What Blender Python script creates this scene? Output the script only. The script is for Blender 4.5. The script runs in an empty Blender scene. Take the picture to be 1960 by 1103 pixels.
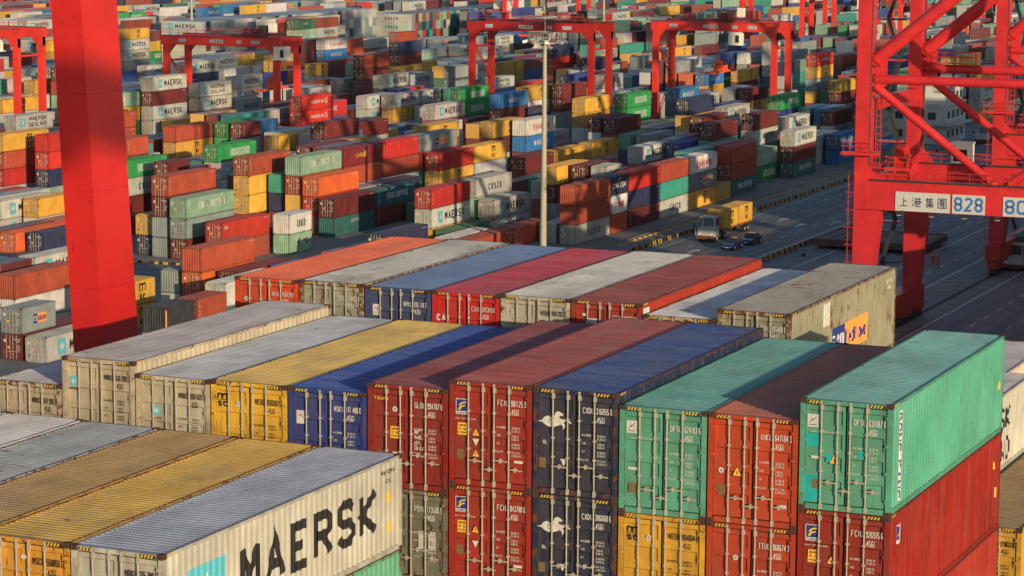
import bpy, bmesh, math, random
from mathutils import Vector, Matrix
R = math.radians
random.seed(7)
scene = bpy.context.scene
col = scene.collection

# ------------------------------------------------------------------ camera, sky, sun, exposure
cam_d = bpy.data.cameras.new('camera'); cam = bpy.data.objects.new('camera', cam_d); col.objects.link(cam)
scene.camera = cam
CAMP = Vector((42.399, -64.025, 13.357)); FPX = 5053.3
YAW, PIT, ROL = -0.413623, 0.146704, 0.006846
_f = Vector((math.sin(YAW)*math.cos(PIT), math.cos(YAW)*math.cos(PIT), -math.sin(PIT)))
_r = Vector((math.cos(YAW), -math.sin(YAW), 0)); _u = _r.cross(_f)
_r2 = _r*math.cos(ROL)+_u*math.sin(ROL); _u2 = -_r*math.sin(ROL)+_u*math.cos(ROL)
cam.matrix_world = Matrix(((_r2.x, _u2.x, -_f.x, CAMP.x), (_r2.y, _u2.y, -_f.y, CAMP.y), (_r2.z, _u2.z, -_f.z, CAMP.z), (0, 0, 0, 1)))
cam_d.sensor_width = 36; cam_d.lens = FPX/1960*36; cam_d.clip_start = 1; cam_d.clip_end = 6000

def px(x, y, z):
    """world point on height z seen at photo pixel (x, y): used only to read off where things stand"""
    d = _r2*((x-980)/FPX) - _u2*((y-551.5)/FPX) + _f
    t = (z-CAMP.z)/d.z
    return CAMP+d*t
def pxX(x, y, X):
    d = _r2*((x-980)/FPX) - _u2*((y-551.5)/FPX) + _f
    return CAMP+d*((X-CAMP.x)/d.x)

SUN_EL, SUN_AZ = R(8.9), math.atan2(0.77, -0.64)      # azimuth from +Y towards +X
world = bpy.data.worlds.new('World'); scene.world = world; world.use_nodes = True
nt = world.node_tree; bg = nt.nodes['Background']
sky = nt.nodes.new('ShaderNodeTexSky'); sky.sky_type = 'NISHITA'; sky.sun_disc = False
sky.ozone_density = 2.4; sky.sun_elevation = SUN_EL; sky.sun_rotation = SUN_AZ
nt.links.new(sky.outputs[0], bg.inputs[0]); bg.inputs[1].default_value = 0.15
sun_d = bpy.data.lights.new('sun', 'SUN'); sun = bpy.data.objects.new('sun', sun_d); col.objects.link(sun)
sun_d.energy = 4.4; sun_d.angle = R(0.5); sun_d.color = (1.0, 0.79, 0.52)
sdir = Vector((math.sin(SUN_AZ)*math.cos(SUN_EL), math.cos(SUN_AZ)*math.cos(SUN_EL), math.sin(SUN_EL)))
sun.rotation_euler = sdir.to_track_quat('Z', 'Y').to_euler()
scene.view_settings.view_transform = 'Standard'; scene.view_settings.look = 'None'
scene.view_settings.exposure = 0.2; scene.view_settings.gamma = 1; scene.view_settings.use_curve_mapping = False
scene.render.engine = 'CYCLES'
scene.cycles.max_bounces = 5; scene.cycles.diffuse_bounces = 3; scene.cycles.glossy_bounces = 2
scene.cycles.use_denoising = True

# ------------------------------------------------------------------ materials
def newmat(name):
    m = bpy.data.materials.new(name); m.use_nodes = True
    return m, m.node_tree, m.node_tree.nodes['Principled BSDF']
def N(nt, t, **kw):
    n = nt.nodes.new(t)
    for k, v in kw.items(): setattr(n, k, v)
    return n
def mixc(nt, fac, a, b, mode='MIX'):
    n = N(nt, 'ShaderNodeMix', data_type='RGBA', blend_type=mode)
    for s, v in ((0, fac), (6, a), (7, b)):
        if hasattr(v, 'links') or hasattr(v, 'is_linked'): nt.links.new(v, n.inputs[s])
        else: n.inputs[s].default_value = v if s == 0 else (*v, 1) if len(v) == 3 else v
    return n.outputs[2]
def noise(nt, vec, scale, detail=4, rough=.6):
    n = N(nt, 'ShaderNodeTexNoise'); n.inputs['Scale'].default_value = scale
    n.inputs['Detail'].default_value = detail; n.inputs['Roughness'].default_value = rough
    nt.links.new(vec, n.inputs['Vector']); return n.outputs['Fac']
def ramp(nt, v, a, b, lo=0., hi=1.):
    n = N(nt, 'ShaderNodeMapRange'); n.inputs[1].default_value = a; n.inputs[2].default_value = b
    n.inputs[3].default_value = lo; n.inputs[4].default_value = hi; n.clamp = True
    nt.links.new(v, n.inputs[0]); return n.outputs[0]
def math_(nt, op, a, b=0.):
    n = N(nt, 'ShaderNodeMath', operation=op)
    for s, v in ((0, a), (1, b)):
        if hasattr(v, 'is_linked'): nt.links.new(v, n.inputs[s])
        else: n.inputs[s].default_value = v
    return n.outputs[0]
def mapping(nt, vec, sc):
    n = N(nt, 'ShaderNodeMapping'); n.inputs['Scale'].default_value = sc
    nt.links.new(vec, n.inputs['Vector']); return n.outputs[0]
def objvec(nt):
    oi = N(nt, 'ShaderNodeObjectInfo'); tc = N(nt, 'ShaderNodeTexCoord')
    ad = N(nt, 'ShaderNodeVectorMath', operation='MULTIPLY_ADD')
    cb = N(nt, 'ShaderNodeCombineXYZ')
    for k, s in enumerate((31., 57., 13.)):
        nt.links.new(math_(nt, 'MULTIPLY', oi.outputs['Random'], s), cb.inputs[k])
    ad.inputs[1].default_value = (1, 1, 1)
    nt.links.new(tc.outputs['Object'], ad.inputs[0]); nt.links.new(cb.outputs[0], ad.inputs[2])
    return oi, tc, ad.outputs[0]
RUST = (.13, .040, .012)
def paint_material(name, kind):
    """container paint: colour and amount of rust come from the object itself"""
    m, nt, bs = newmat(name); oi, tc, v = objvec(nt)
    base = oi.outputs['Color']
    tone = ramp(nt, noise(nt, v, .55, 3), .3, .7, .70, 1.06)
    c = mixc(nt, 1., base, N(nt, 'ShaderNodeCombineColor').outputs[0], 'MULTIPLY')
    
    comb = [n for n in nt.nodes if n.bl_idname == 'ShaderNodeCombineColor'][0]
    for k in range(3): nt.links.new(tone, comb.inputs[k])
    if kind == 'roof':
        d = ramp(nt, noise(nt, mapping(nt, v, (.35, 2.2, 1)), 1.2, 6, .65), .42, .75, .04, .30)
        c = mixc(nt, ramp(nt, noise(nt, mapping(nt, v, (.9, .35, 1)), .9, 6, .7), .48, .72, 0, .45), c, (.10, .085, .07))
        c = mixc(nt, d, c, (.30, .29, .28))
        spot = ramp(nt, noise(nt, mapping(nt, v, (.7, 1.8, 1)), 1.7, 8, .75), .63, .67)
        c = mixc(nt, math_(nt, 'MULTIPLY', spot, .75), c, (.05, .035, .03))
        thr = ramp(nt, oi.outputs['Alpha'], 0, 1, .78, .585)
        rn = noise(nt, mapping(nt, v, (.55, 3.2, 1)), 1.1, 8, .72)
    elif kind == 'side':
        st = ramp(nt, noise(nt, mapping(nt, v, (1, 3.5, .25)), 1.6, 5, .6), .45, .8, 0, .35)
        c = mixc(nt, st, c, (.16, .13, .10))
        thr = ramp(nt, oi.outputs['Alpha'], 0, 1, .80, .56)
        rn = noise(nt, mapping(nt, v, (2, 2.6, .7)), 1.6, 8, .7)
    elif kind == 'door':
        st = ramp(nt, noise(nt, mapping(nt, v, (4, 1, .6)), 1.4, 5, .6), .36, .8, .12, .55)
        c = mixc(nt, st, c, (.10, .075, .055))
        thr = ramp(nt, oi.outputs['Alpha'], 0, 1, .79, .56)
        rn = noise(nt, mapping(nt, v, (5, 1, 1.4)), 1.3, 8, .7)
    else:
        c = mixc(nt, ramp(nt, noise(nt, v, 2.3, 5), .4, .7, .05, .55), c, (.09, .06, .045))
        thr = ramp(nt, oi.outputs['Alpha'], 0, 1, .68, .46)
        rn = noise(nt, v, 4.5, 8, .7)
    rm = math_(nt, 'MULTIPLY', math_(nt, 'SUBTRACT', rn, thr), 16)
    rc = N(nt, 'ShaderNodeClamp'); nt.links.new(rm, rc.inputs[0])
    c = mixc(nt, rc.outputs[0], c, RUST)
    nt.links.new(c, bs.inputs['Base Color'])
    nt.links.new(ramp(nt, rc.outputs[0], 0, 1, .52 if kind != 'roof' else .55, .85), bs.inputs['Roughness'])
    bs.inputs['Specular IOR Level'].default_value = .24
    bp = N(nt, 'ShaderNodeBump'); bp.inputs['Strength'].default_value = .45 if kind == 'roof' else .28; bp.inputs['Distance'].default_value = .05 if kind == 'roof' else .025
    nt.links.new(noise(nt, v, 1.6 if kind == 'roof' else 2.6, 5, .6), bp.inputs['Height']); nt.links.new(bp.outputs[0], bs.inputs['Normal'])
    return m
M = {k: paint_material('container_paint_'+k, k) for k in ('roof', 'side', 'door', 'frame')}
def flat(name, c, rough=.6, metal=0., var=.15, scale=3., dirt=None, spec=.4):
    m, nt, bs = newmat(name); tc = N(nt, 'ShaderNodeTexCoord')
    f = ramp(nt, noise(nt, tc.outputs['Object'], scale, 6, .65), .3, .7, 0, 1)
    dk = tuple(x*(1-var) for x in c) if dirt is None else dirt
    nt.links.new(mixc(nt, f if dirt is None else math_(nt, 'MULTIPLY', f, var), c, dk), bs.inputs['Base Color'])
    bs.inputs['Roughness'].default_value = rough; bs.inputs['Metallic'].default_value = metal
    bs.inputs['Specular IOR Level'].default_value = spec
    return m
M['rod'] = flat('galvanised_rod', (.47, .43, .35), .45, .2, .35, 7)
M['cast'] = flat('corner_steel', (.10, .045, .025), .8, .1, .6, 9)
M['gasket'] = flat('door_gasket', (.012, .012, .012), .8)
M['dark'] = flat('shadow_gap_rubber', (.02, .02, .02), .9)
M['white'] = flat('decal_white', (.56, .55, .51), .55, var=.3, scale=5)
M['black'] = flat('decal_black', (.018, .018, .02), .5, var=.3)
M['blue'] = flat('decal_blue', (.02, .035, .20), .5)
M['sky'] = flat('decal_light_blue', (.09, .42, .52), .5)
M['yellow'] = flat('decal_yellow', (.64, .42, .04), .5)
M['gold'] = flat('decal_gold', (.78, .42, .05), .5)
M['redd'] = flat('decal_red', (.62, .03, .05), .5)
M['orange'] = flat('decal_orange', (.85, .30, .06), .5)
M['brownp'] = flat('tarnished_plate', (.16, .11, .05), .6)
M['crane'] = flat('crane_red_paint', (.60, .030, .034), .36, var=.32, scale=.5, spec=.35)
M['craneb'] = flat('crane_girder_red', (.56, .022, .012), .45, var=.35, scale=.6)
M['rail'] = flat('handrail_red', (.55, .03, .02), .5)
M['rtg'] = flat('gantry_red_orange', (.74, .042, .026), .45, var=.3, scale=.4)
M['rtg_shade'] = flat('gantry_red_shaded', (.42, .018, .012), .5, var=.3, scale=.4)  # darker copy of the gantry red, with shade put into the colour
M['cream'] = flat('cream_cab', (.78, .74, .62), .5)
M['glass'] = flat('dark_glass', (.02, .03, .035), .12, spec=.8)
M['tyre'] = flat('tyre_rubber', (.015, .015, .015), .85)
M['steel'] = flat('dark_steel', (.05, .05, .055), .6, .3, .4)
M['grey'] = flat('grey_steel', (.30, .29, .26), .6, .1, .3)
M['cabw'] = flat('dull_white_cab', (.42, .42, .40), .45)
M['pole'] = flat('mast_paint', (.40, .37, .28), .6, var=.25)
M['blockb'] = flat('barrier_black', (.02, .02, .02), .7)
M['blocky'] = flat('barrier_yellow', (.62, .36, .03), .6, var=.35, scale=2)
M['carblue'] = flat('dark_blue_car_paint', (.008, .012, .05), .15, spec=.8, var=.1)
M['wall'] = flat('white_render_wall', (.60, .58, .52), .85, var=.2, scale=.4)
M['roofg'] = flat('green_roof_sheet', (.05, .16, .12), .6)
M['hatch'] = flat('hatch_cover_brown', (.13, .055, .04), .7, var=.35, scale=.8)
M['skin'] = flat('skin', (.45, .25, .17), .6)
M['overall'] = flat('red_overalls', (.55, .03, .02), .8)
M['navyc'] = flat('navy_hull', (.03, .05, .10), .6)
M['deckg'] = flat('deck_green_grey', (.07, .09, .08), .8)
M['handle'] = flat('cargo_orange', (.85, .10, .02), .5)

# ------------------------------------------------------------------ mesh builder
class MB:
    def __init__(s): s.v = []; s.f = []; s.m = []; s.mats = []
    def mi(s, m):
        if m not in s.mats: s.mats.append(m)
        return s.mats.index(m)
    def face(s, pts, m):
        b = len(s.v); s.v += [tuple(p) for p in pts]; s.f.append(tuple(range(b, b+len(pts)))); s.m.append(s.mi(m))
    def box(s, x0, y0, z0, x1, y1, z1, m):
        b = len(s.v); k = s.mi(m)
        s.v += [(x, y, z) for z in (z0, z1) for y in (y0, y1) for x in (x0, x1)]
        for q in ((0, 2, 3, 1), (4, 5, 7, 6), (0, 1, 5, 4), (2, 6, 7, 3), (0, 4, 6, 2), (1, 3, 7, 5)):
            s.f.append(tuple(b+i for i in q)); s.m.append(k)
    def hexa(s, P, m):
        """8 corners: bottom ring then top ring"""
        b = len(s.v); k = s.mi(m); s.v += [tuple(p) for p in P]
        for q in ((3, 2, 1, 0), (4, 5, 6, 7), (0, 1, 5, 4), (1, 2, 6, 5), (2, 3, 7, 6), (3, 0, 4, 7)):
            s.f.append(tuple(b+i for i in q)); s.m.append(k)
    def beam(s, p, q, w, h, m, up=(0, 0, 1)):
        p, q = Vector(p), Vector(q); d = (q-p).normalized(); u = Vector(up)
        if abs(d.dot(u)) > .98: u = Vector((0, 1, 0))
        r = d.cross(u).normalized()*(w/2); t = r.cross(d).normalized()*(h/2)
        s.hexa([p-r-t, p+r-t, q+r-t, q-r-t, p-r+t, p+r+t, q+r+t, q-r+t], m)
    def tube(s, p, q, r, m, n=8, r2=None, cap=True):
        p, q = Vector(p), Vector(q); d = (q-p).normalized(); r2 = r if r2 is None else r2
        a = d.orthogonal().normalized(); c = d.cross(a); b = len(s.v); k = s.mi(m)
        for P, rr in ((p, r), (q, r2)):
            for i in range(n):
                t = 2*math.pi*i/n; s.v.append(tuple(P+(a*math.cos(t)+c*math.sin(t))*rr))
        for i in range(n):
            j = (i+1) % n; s.f.append((b+i, b+j, b+n+j, b+n+i)); s.m.append(k)
        if cap:
            s.f.append(tuple(b+i for i in reversed(range(n)))); s.m.append(k)
            s.f.append(tuple(b+n+i for i in range(n))); s.m.append(k)
    def mesh(s, name, smooth=False):
        me = bpy.data.meshes.new(name); me.from_pydata(s.v, [], s.f); me.validate()
        for m in s.mats: me.materials.append(M[m] if isinstance(m, str) else m)
        if len(me.polygons) == len(s.m): me.polygons.foreach_set('material_index', s.m)
        if smooth:
            bm = bmesh.new(); bm.from_mesh(me); bmesh.ops.remove_doubles(bm, verts=bm.verts, dist=1e-4)
            bm.to_mesh(me); bm.free()
            me.polygons.foreach_set('use_smooth', [True]*len(me.polygons)); me.set_sharp_from_angle(angle=R(35))
        me.update(); return me
    def build(s, name, parent=None, smooth=False, color=None):
        return link(name, s.mesh(name, smooth), parent, color)
def link(name, me, parent=None, color=None):
    o = bpy.data.objects.new(name, me); col.objects.link(o)
    if parent is not None: o.parent = parent
    if color is not None: o.color = color
    return o
def tag(o, label=None, cat=None, group=None, kind=None):
    if label: o['label'] = label
    if cat: o['category'] = cat
    if group: o['group'] = group
    if kind: o['kind'] = kind
    return o
def empty(name, loc, label, cat, group=None, rz=0):
    o = bpy.data.objects.new(name, None); col.objects.link(o); o.location = loc; o.rotation_euler.z = rz
    o.empty_display_size = .5
    return tag(o, label, cat, group)
def copy_tree(o, parent=None):
    c = o.copy(); col.objects.link(c)
    if parent is not None: c.parent = parent
    for ch in list(o.children): copy_tree(ch, c)
    return c

# ------------------------------------------------------------------ stroke lettering
GL = {'A': '00 26 40;12 32', 'B': '00 06 36 45 44 33 42 41 30 00;03 33', 'C': '45 36 16 05 01 10 30 41', 'D': '00 06 26 44 42 20 00',
 'E': '46 06 00 40;03 33', 'F': '46 06 00;03 33', 'G': '45 36 16 05 01 10 30 41 43 23', 'H': '00 06;40 46;03 43', 'I': '20 26',
 'J': '46 41 30 10 01', 'K': '00 06;46 03 40', 'L': '06 00 40', 'M': '00 06;06 22 46;46 40', 'N': '00 06 40 46', 'O': '10 01 05 16 36 45 41 30 10',
 'P': '00 06 36 45 44 33 03', 'Q': '10 01 05 16 36 45 41 30 10;22 40', 'R': '00 06 36 45 44 33 03;23 40', 'S': '45 36 16 05 04 13 33 42 41 30 10 01',
 'T': '06 46;26 20', 'U': '06 01 10 30 41 46', 'V': '06 20 46', 'W': '06 10 24 30 46', 'X': '00 46;06 40', 'Y': '06 23 46;23 20', 'Z': '06 46 00 40',
 '1': '15 26 20', '2': '05 16 36 45 44 00 40', '3': '05 16 36 45 44 33 42 41 30 10 01;13 33', '4': '30 36;36 02 42', '5': '46 06 03 33 42 41 30 10 01',
 '6': '45 36 16 05 01 10 30 41 42 33 03', '7': '06 46 10', '8': '13 04 05 16 36 45 44 33 13 02 01 10 30 41 42 33', '9': '01 10 30 41 45 36 16 05 04 13 43',
 '.': '20 21', '-': '13 33', '&': '40 04 05 16 26 35 01 10 30 43', '/': '00 46', ',': '21 10', ':': '21 22;24 25',
 'e': '02 42 43 34 14 03 01 10 40', 'd': '46 40;40 10 01 03 14 44', 'l': '26 20', 'o': '10 01 03 14 34 43 41 30 10', 'y': '04 20;44 10',
 'm': '00 04;03 14 24 20;23 34 44 40', 's': '43 34 14 03 12 32 41 30 10 01', 'c': '43 34 14 03 01 10 30 41', 'w': '04 10 22 30 44',
 'f': '10 15 26;04 24', 'r': '00 04;02 14 34', 'n': '00 04;03 14 34 43 40', 'a': '04 34 43 40;40 10 01 12 42', 'g': '44 40 30 10', 'i': '20 24', 't': '26 21 30;04 44', 'k': '06 00;44 02 40', 'u': '04 01 10 40;40 44', 'h': '06 00;03 14 34 43 40'}
GL['0'] = GL['O']
def ribbon(pts, w):
    out = []; n = len(pts); closed = n > 3 and (Vector(pts[0])-Vector(pts[-1])).length < 1e-6
    P = [Vector(p) for p in pts]; L = []
    for i in range(n):
        if closed: a, b = P[(i-1) % (n-1)] if i > 0 else P[n-2], P[(i+1)] if i < n-1 else P[1]
        else: a, b = (P[i-1] if i > 0 else None), (P[i+1] if i < n-1 else None)
        d1 = (P[i]-a).normalized() if a is not None else None
        d2 = (b-P[i]).normalized() if b is not None else None
        if d1 is None: d1 = d2
        if d2 is None: d2 = d1
        n1 = Vector((-d1.y, d1.x)); n2 = Vector((-d2.y, d2.x)); m = (n1+n2)
        if m.length < .3: m = n1
        m.normalize(); k = 1/max(.45, m.dot(n1)); L.append(m*(w/2*k))
    for i in range(n-1):
        out.append([P[i]+L[i], P[i]-L[i], P[i+1]-L[i+1], P[i+1]+L[i+1]])
    return out
def text(s, x, y, h, asp=.62, wt=.17, gap=.36, layer=0):
    """2D quads [(pts, layer)] for a line of stroke letters; x,y lower-left, h height, asp width/height of a letter"""
    w = h*wt; cw = h*asp-w; ch = h-w; out = []; cx = x+w/2
    for c in s:
        if c == ' ': cx += cw*.75+w; continue
        g = GL.get(c, GL.get(c.upper()))
        narrow = c in 'I1.,:l'
        if g:
            for k, pl in enumerate(g.split(';')):
                pts = [((int(t[0])/4)*cw+cx-(cw*.3 if narrow else 0), int(t[1])/6*ch+y+w/2) for t in pl.split()]
                for q in ribbon(pts, w): out.append((q, layer+k))
        cx += cw*(.45 if narrow else 1)+w+h*gap*asp*.55
    return out
def tw(s, h, asp=.62, wt=.17, gap=.36):
    w = h*wt; cw = h*asp-w; t = 0
    for c in s: t += cw*.75+w if c == ' ' else cw*(.45 if c in 'I1.,:l' else 1)+w+h*gap*asp*.55
    return t-h*gap*asp*.55
def text_fit(s, x0, x1, y, h, wt=.17, gap=.36, layer=0):
    a = .6
    for _ in range(30):
        t = tw(s, h, a, wt, gap)
        a *= ((x1-x0)/t)**.9
    return text(s, x0, y, h, a, wt, gap, layer)
def rect(x0, y0, x1, y1, layer=0): return [([Vector((x0, y0)), Vector((x1, y0)), Vector((x1, y1)), Vector((x0, y1))], layer)]
def polyg(pts, layer=0): return [([Vector(p) for p in pts], layer)]
def disc(x, y, r, layer=0, n=14): return polyg([(x+r*math.cos(2*math.pi*i/n), y+r*math.sin(2*math.pi*i/n)) for i in range(n)], layer)
def star7(x, y, r, layer=0):
    out = []
    for i in range(7):
        a = math.pi/2+2*math.pi*i/7; b = math.pi/7
        out.append(([Vector((x, y)), Vector((x+.42*r*math.cos(a-b), y+.42*r*math.sin(a-b))), Vector((x+r*math.cos(a), y+r*math.sin(a))), Vector((x+.42*r*math.cos(a+b), y+.42*r*math.sin(a+b)))], layer))
    return out
def put(mb, quads, fn, m, base=.003):
    for pts, l in quads: mb.face([fn(p.x, p.y, base+l*.0012) for p in pts], m)

# ------------------------------------------------------------------ containers
CW = 2.438
def corr(t0, t1, pitch, depth, flat_=.27, slope=.23):
    """outline points (t, depth) of trapezoid corrugation between t0 and t1"""
    n = max(1, round((t1-t0)/pitch)); p = (t1-t0)/n; out = [(t0, 0.)]
    for i in range(n):
        b = t0+i*p
        out += [(b+p*flat_*.5, 0.), (b+p*(flat_*.5+slope), depth), (b+p*(1-flat_*.5-slope), depth), (b+p*(1-flat_*.5), 0.)]
    out.append((t1, 0.)); return out
def depth_at(pr, t):
    for (a, da), (b, db) in zip(pr, pr[1:]):
        if a <= t <= b: return da if b-a < 1e-6 else da+(db-da)*(t-a)/(b-a)
    return 0.
def side_profile(L): return corr(.16, L-.16, .278, .036)
def side_mb(L, H, right, m='side', mb=None):
    mb = mb or MB(); pr = side_profile(L); z0, z1 = .17, H-.07
    X = CW-.012 if right else .012; s = -1 if right else 1
    for (a, da), (b, db) in zip(pr, pr[1:]):
        pts = [(X+s*da, a, z0), (X+s*db, b, z0), (X+s*db, b, z1), (X+s*da, a, z1)]
        mb.face(pts if right else pts[::-1], m)
    return mb
def roof_mb(L, H, m='roof', mb=None):
    mb = mb or MB(); pr = corr(.20, L-.12, .209, .036, .30, .20); z = H-.012; xs = (.05, .13, CW-.13, CW-.05)
    for (a, da), (b, db) in zip(pr, pr[1:]):
        mb.face([(xs[1], a, z-da), (xs[2], a, z-da), (xs[2], b, z-db), (xs[1], b, z-db)], m)
        if da or db:
            mb.face([(xs[0]+.03, a, z-.001), (xs[1], a, z-da), (xs[1], b, z-db), (xs[0]+.03, b, z-.001)], m)
            mb.face([(xs[2], a, z-da), (xs[3]-.03, a, z-.001), (xs[3]-.03, b, z-.001), (xs[2], b, z-db)], m)
    mb.face([(.05, .10, z), (CW-.05, .10, z), (CW-.05, .20, z), (.05, .20, z)], m)
    mb.face([(.05, L-.12, z), (CW-.05, L-.12, z), (CW-.05, L-.05, z), (.05, L-.05, z)], m)
    for x0, x1 in ((.05, .08), (CW-.08, CW-.05)): mb.face([(x0, .20, z), (x1, .20, z), (x1, L-.12, z), (x0, L-.12, z)], m)
    return mb
def end_mb(L, H, m='door', mb=None):
    mb = mb or MB(); pr = corr(.16, CW-.16, .30, .045); y = L-.03
    for (a, da), (b, db) in zip(pr, pr[1:]):
        mb.face([(b, y-db, .17), (a, y-da, .17), (a, y-da, H-.1), (b, y-db, H-.1)], m)
    return mb
def frame_mb(L, H, m='frame', mb=None):
    mb = mb or MB(); c = .178
    for x0 in (0.004, CW-.134):
        mb.box(x0, .012, .118, x0+.13, .16, H-.118, m); mb.box(x0, L-.16, .118, x0+.13, L-.012, H-.118, m)
    for x0 in (.003, CW-.063):
        mb.box(x0, c, H-.085, x0+.06, L-c, H-.006, m); mb.box(x0, c, .03, x0+.06, L-c, .17, m)
    for y0, y1 in ((.02, .12), (L-.12, L-.02)):
        mb.box(.178, y0, H-.115, CW-.178, y1, H-.008, m); mb.box(.178, y0, .02, CW-.178, y1, .165, m)
    return mb
def casting_mb():
    mb = MB(); mb.box(0, 0, 0, .162, .178, .118, 'cast')
    for pts in ([(.05, -.001, .03), (.115, -.001, .03), (.115, -.001, .09), (.05, -.001, .09)], [(.163, .05, .03), (.163, .13, .03), (.163, .13, .09), (.163, .05, .09)],
                [(.05, .05, .119), (.11, .05, .119), (.11, .13, .119), (.05, .13, .119)]): mb.face(pts, 'dark')  # flat dark faces stand in for the shade inside the casting holes
    return mb
def door_mb(H, k, detail=True):
    """door leaf k=0 left, 1 right"""
    mb = MB(); x0, x1 = ((.15, 1.192), (1.246, 2.288))[k]; z0, z1 = .19, H-.15; y = .055
    mb.box(x0-.022, y+.046, z0-.02, x1+.022, y+.08, z1+.03, 'gasket')
    n = 4; tr = []; hh = (z1-z0-.12)/n
    pr = [(z0, 0.)]
    for i in range(n):
        b = z0+.06+i*hh; pr += [(b+hh*.20, 0.), (b+hh*.34, .042), (b+hh*.84, .042), (b+hh*.90, 0.)]
    pr.append((z1, 0.)); xa, xb = x0+.07, x1-.07
    for (a, da), (b, db) in zip(pr, pr[1:]):
        mb.face([(xa, y+da, a), (xb, y+da, a), (xb, y+db, b), (xa, y+db, b)], 'door')
        for xq, flip in ((xa, 0), (xb, 1)):
            if da or db:
                q = [(xq, y, a), (xq, y+da, a), (xq, y+db, b), (xq, y, b)]; mb.face(q[::-1] if flip else q, 'door')
    mb.face([(x0, y, z0), (xa, y, z0), (xa, y, z1), (x0, y, z1)], 'door'); mb.face([(xb, y, z0), (x1, y, z0), (x1, y, z1), (xb, y, z1)], 'door')
    for q in ([(x0, y, z0), (x0, y, z1), (x0, y+.04, z1), (x0, y+.04, z0)], [(x1, y, z1), (x1, y, z0), (x1, y+.04, z0), (x1, y+.04, z1)], [(x0, y, z1), (x1, y, z1), (x1, y+.04, z1), (x0, y+.04, z1)]): mb.face(q, 'door')
    xh = x0 if k == 0 else x1
    for i in range(4):
        z = z0+.2+(z1-z0-.4)*i/3; mb.box(xh-.085 if k == 0 else xh-.02, .0, z-.035, xh+.02 if k == 0 else xh+.085, .056, z+.035, 'door')
    return mb
RODX = ((.573, 1.0), (1.333, 1.773))
def rod_mb(H, x):
    mb = MB(); y = .012
    mb.tube((x, y, .06), (x, y, H-.03), .021, 'rod', 7)
    for z in (.12, H-.19): mb.box(x-.028, -.008, z-.07, x+.055, .04, z+.07, 'rod'); 
    for z in (.06, H-.05): mb.box(x-.03, -.006, z-.03, x+.03, .03, z+.03, 'rod')
    for z in (H*.36, H*.54, H*.72): mb.box(x-.04, -.002, z-.025, x+.045, .056, z+.025, 'rod')
    return mb
def handle_mb(H, x, k, hi):
    mb = MB(); z = (.80 if not hi else .60)+(.0 if k == 0 else .06); s = 1 if k == 0 else 1
    mb.beam((x-.02, -.012, z), (x+.42, -.012, z-.01), .022, .03, 'rod'); mb.box(x+.17, -.03, z-.06, x+.215, .056, z+.06, 'rod'); mb.box(x+.13, -.02, z-.025, x+.26, .05, z+.025, 'rod')
    return mb
def stripes_mb(H):
    mb = MB()
    for xa, xb in ((.20, .62), (CW-.62, CW-.20)):
        mb.face([(xa, .0165, H-.108), (xb, .0165, H-.108), (xb, .0165, H-.03), (xa, .0165, H-.03)], 'black')
        x = xa+.02
        while x+.10 < xb: mb.face([(x, .0150, H-.105), (x+.045, .0150, H-.105), (x+.085, .0150, H-.033), (x+.04, .0150, H-.033)], 'yellow'); x += .088
    for yy in (.2,):
        X = CW+.0005; x = yy
        while x < yy+.34: mb.face([(X, x, H-.075), (X, x+.05, H-.075), (X, x+.09, H-.012), (X, x+.04, H-.012)], 'yellow'); x += .1
    return mb
_cache = {}
def cm(key, fn):
    if key not in _cache: _cache[key] = fn()
    return _cache[key]
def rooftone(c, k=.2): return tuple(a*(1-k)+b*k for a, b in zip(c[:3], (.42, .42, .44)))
def detailed(x, y, ztop, L, H, c, rust, label, group='containers stowed on the ship', doors='front', roofc=None, rear=True, dark=False):
    t = empty('shipping_container', (x, y, ztop-H), label, 'container', group)
    rv = random.Random(int(x*91+y*17+ztop*331)); hoff = rv.uniform(-.12, .16)
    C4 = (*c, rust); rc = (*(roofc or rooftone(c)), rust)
    g = lambda nm, key, fn, par=None, cc=C4: link(nm, cm(key+(L, H), fn), par or t, cc)
    g('frame', ('frame',), lambda: frame_mb(L, H).mesh('container_frame'))
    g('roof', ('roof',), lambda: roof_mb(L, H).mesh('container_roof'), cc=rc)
    g('side_panel', ('sr',), lambda: side_mb(L, H, True).mesh('side_panel_right'))
    g('side_panel', ('sl',), lambda: side_mb(L, H, False).mesh('side_panel_left'))
    if rear: g('end_wall', ('end',), lambda: end_mb(L, H).mesh('end_wall'))
    for ix in (0, 1):
        for iy in (0, 1):
            for iz in (0, 1):
                if iy == 1 and iz == 0 and ix == 0: continue
                o = link('corner_casting', cm(('cast',), lambda: casting_mb().mesh('corner_casting')), t)
                o.location = (0 if ix == 0 else CW-.162, 0 if iy == 0 else L-.178, 0 if iz == 0 else H-.118)
                o.location.y += -.004 if iy == 0 else .004; o.location.x += -.004 if ix == 0 else .004; o.location.z += .002*iz
    for k in (0, 1):
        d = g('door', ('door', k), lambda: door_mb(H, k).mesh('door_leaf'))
        for j in (0, 1):
            link('lock_rod', cm(('rod', H, k, j), lambda: rod_mb(H, RODX[k][j]).mesh('lock_rod')), d)
            hd = link('handle', cm(('hd', H, k, j), lambda: handle_mb(H, RODX[k][j], k, j % 2).mesh('handle')), d); hd.location.z = hoff+rv.uniform(-.012, .012)
    link('hazard_stripe', cm(('hz', H), lambda: stripes_mb(H).mesh('hazard_stripe')), t)
    return t
def df(y0=.0545): return lambda u, v, o: (u, y0-o, v)
TAB = ['MAX.GROSS 30.480 KG', '67.200 LB', 'TARE 3.900 KG', '8.600 LB', 'NET 26.580 KG', '58.600 LB', 'CU.CAP. 76.4 CU.M.', '2.700 CU.FT.']
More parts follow.
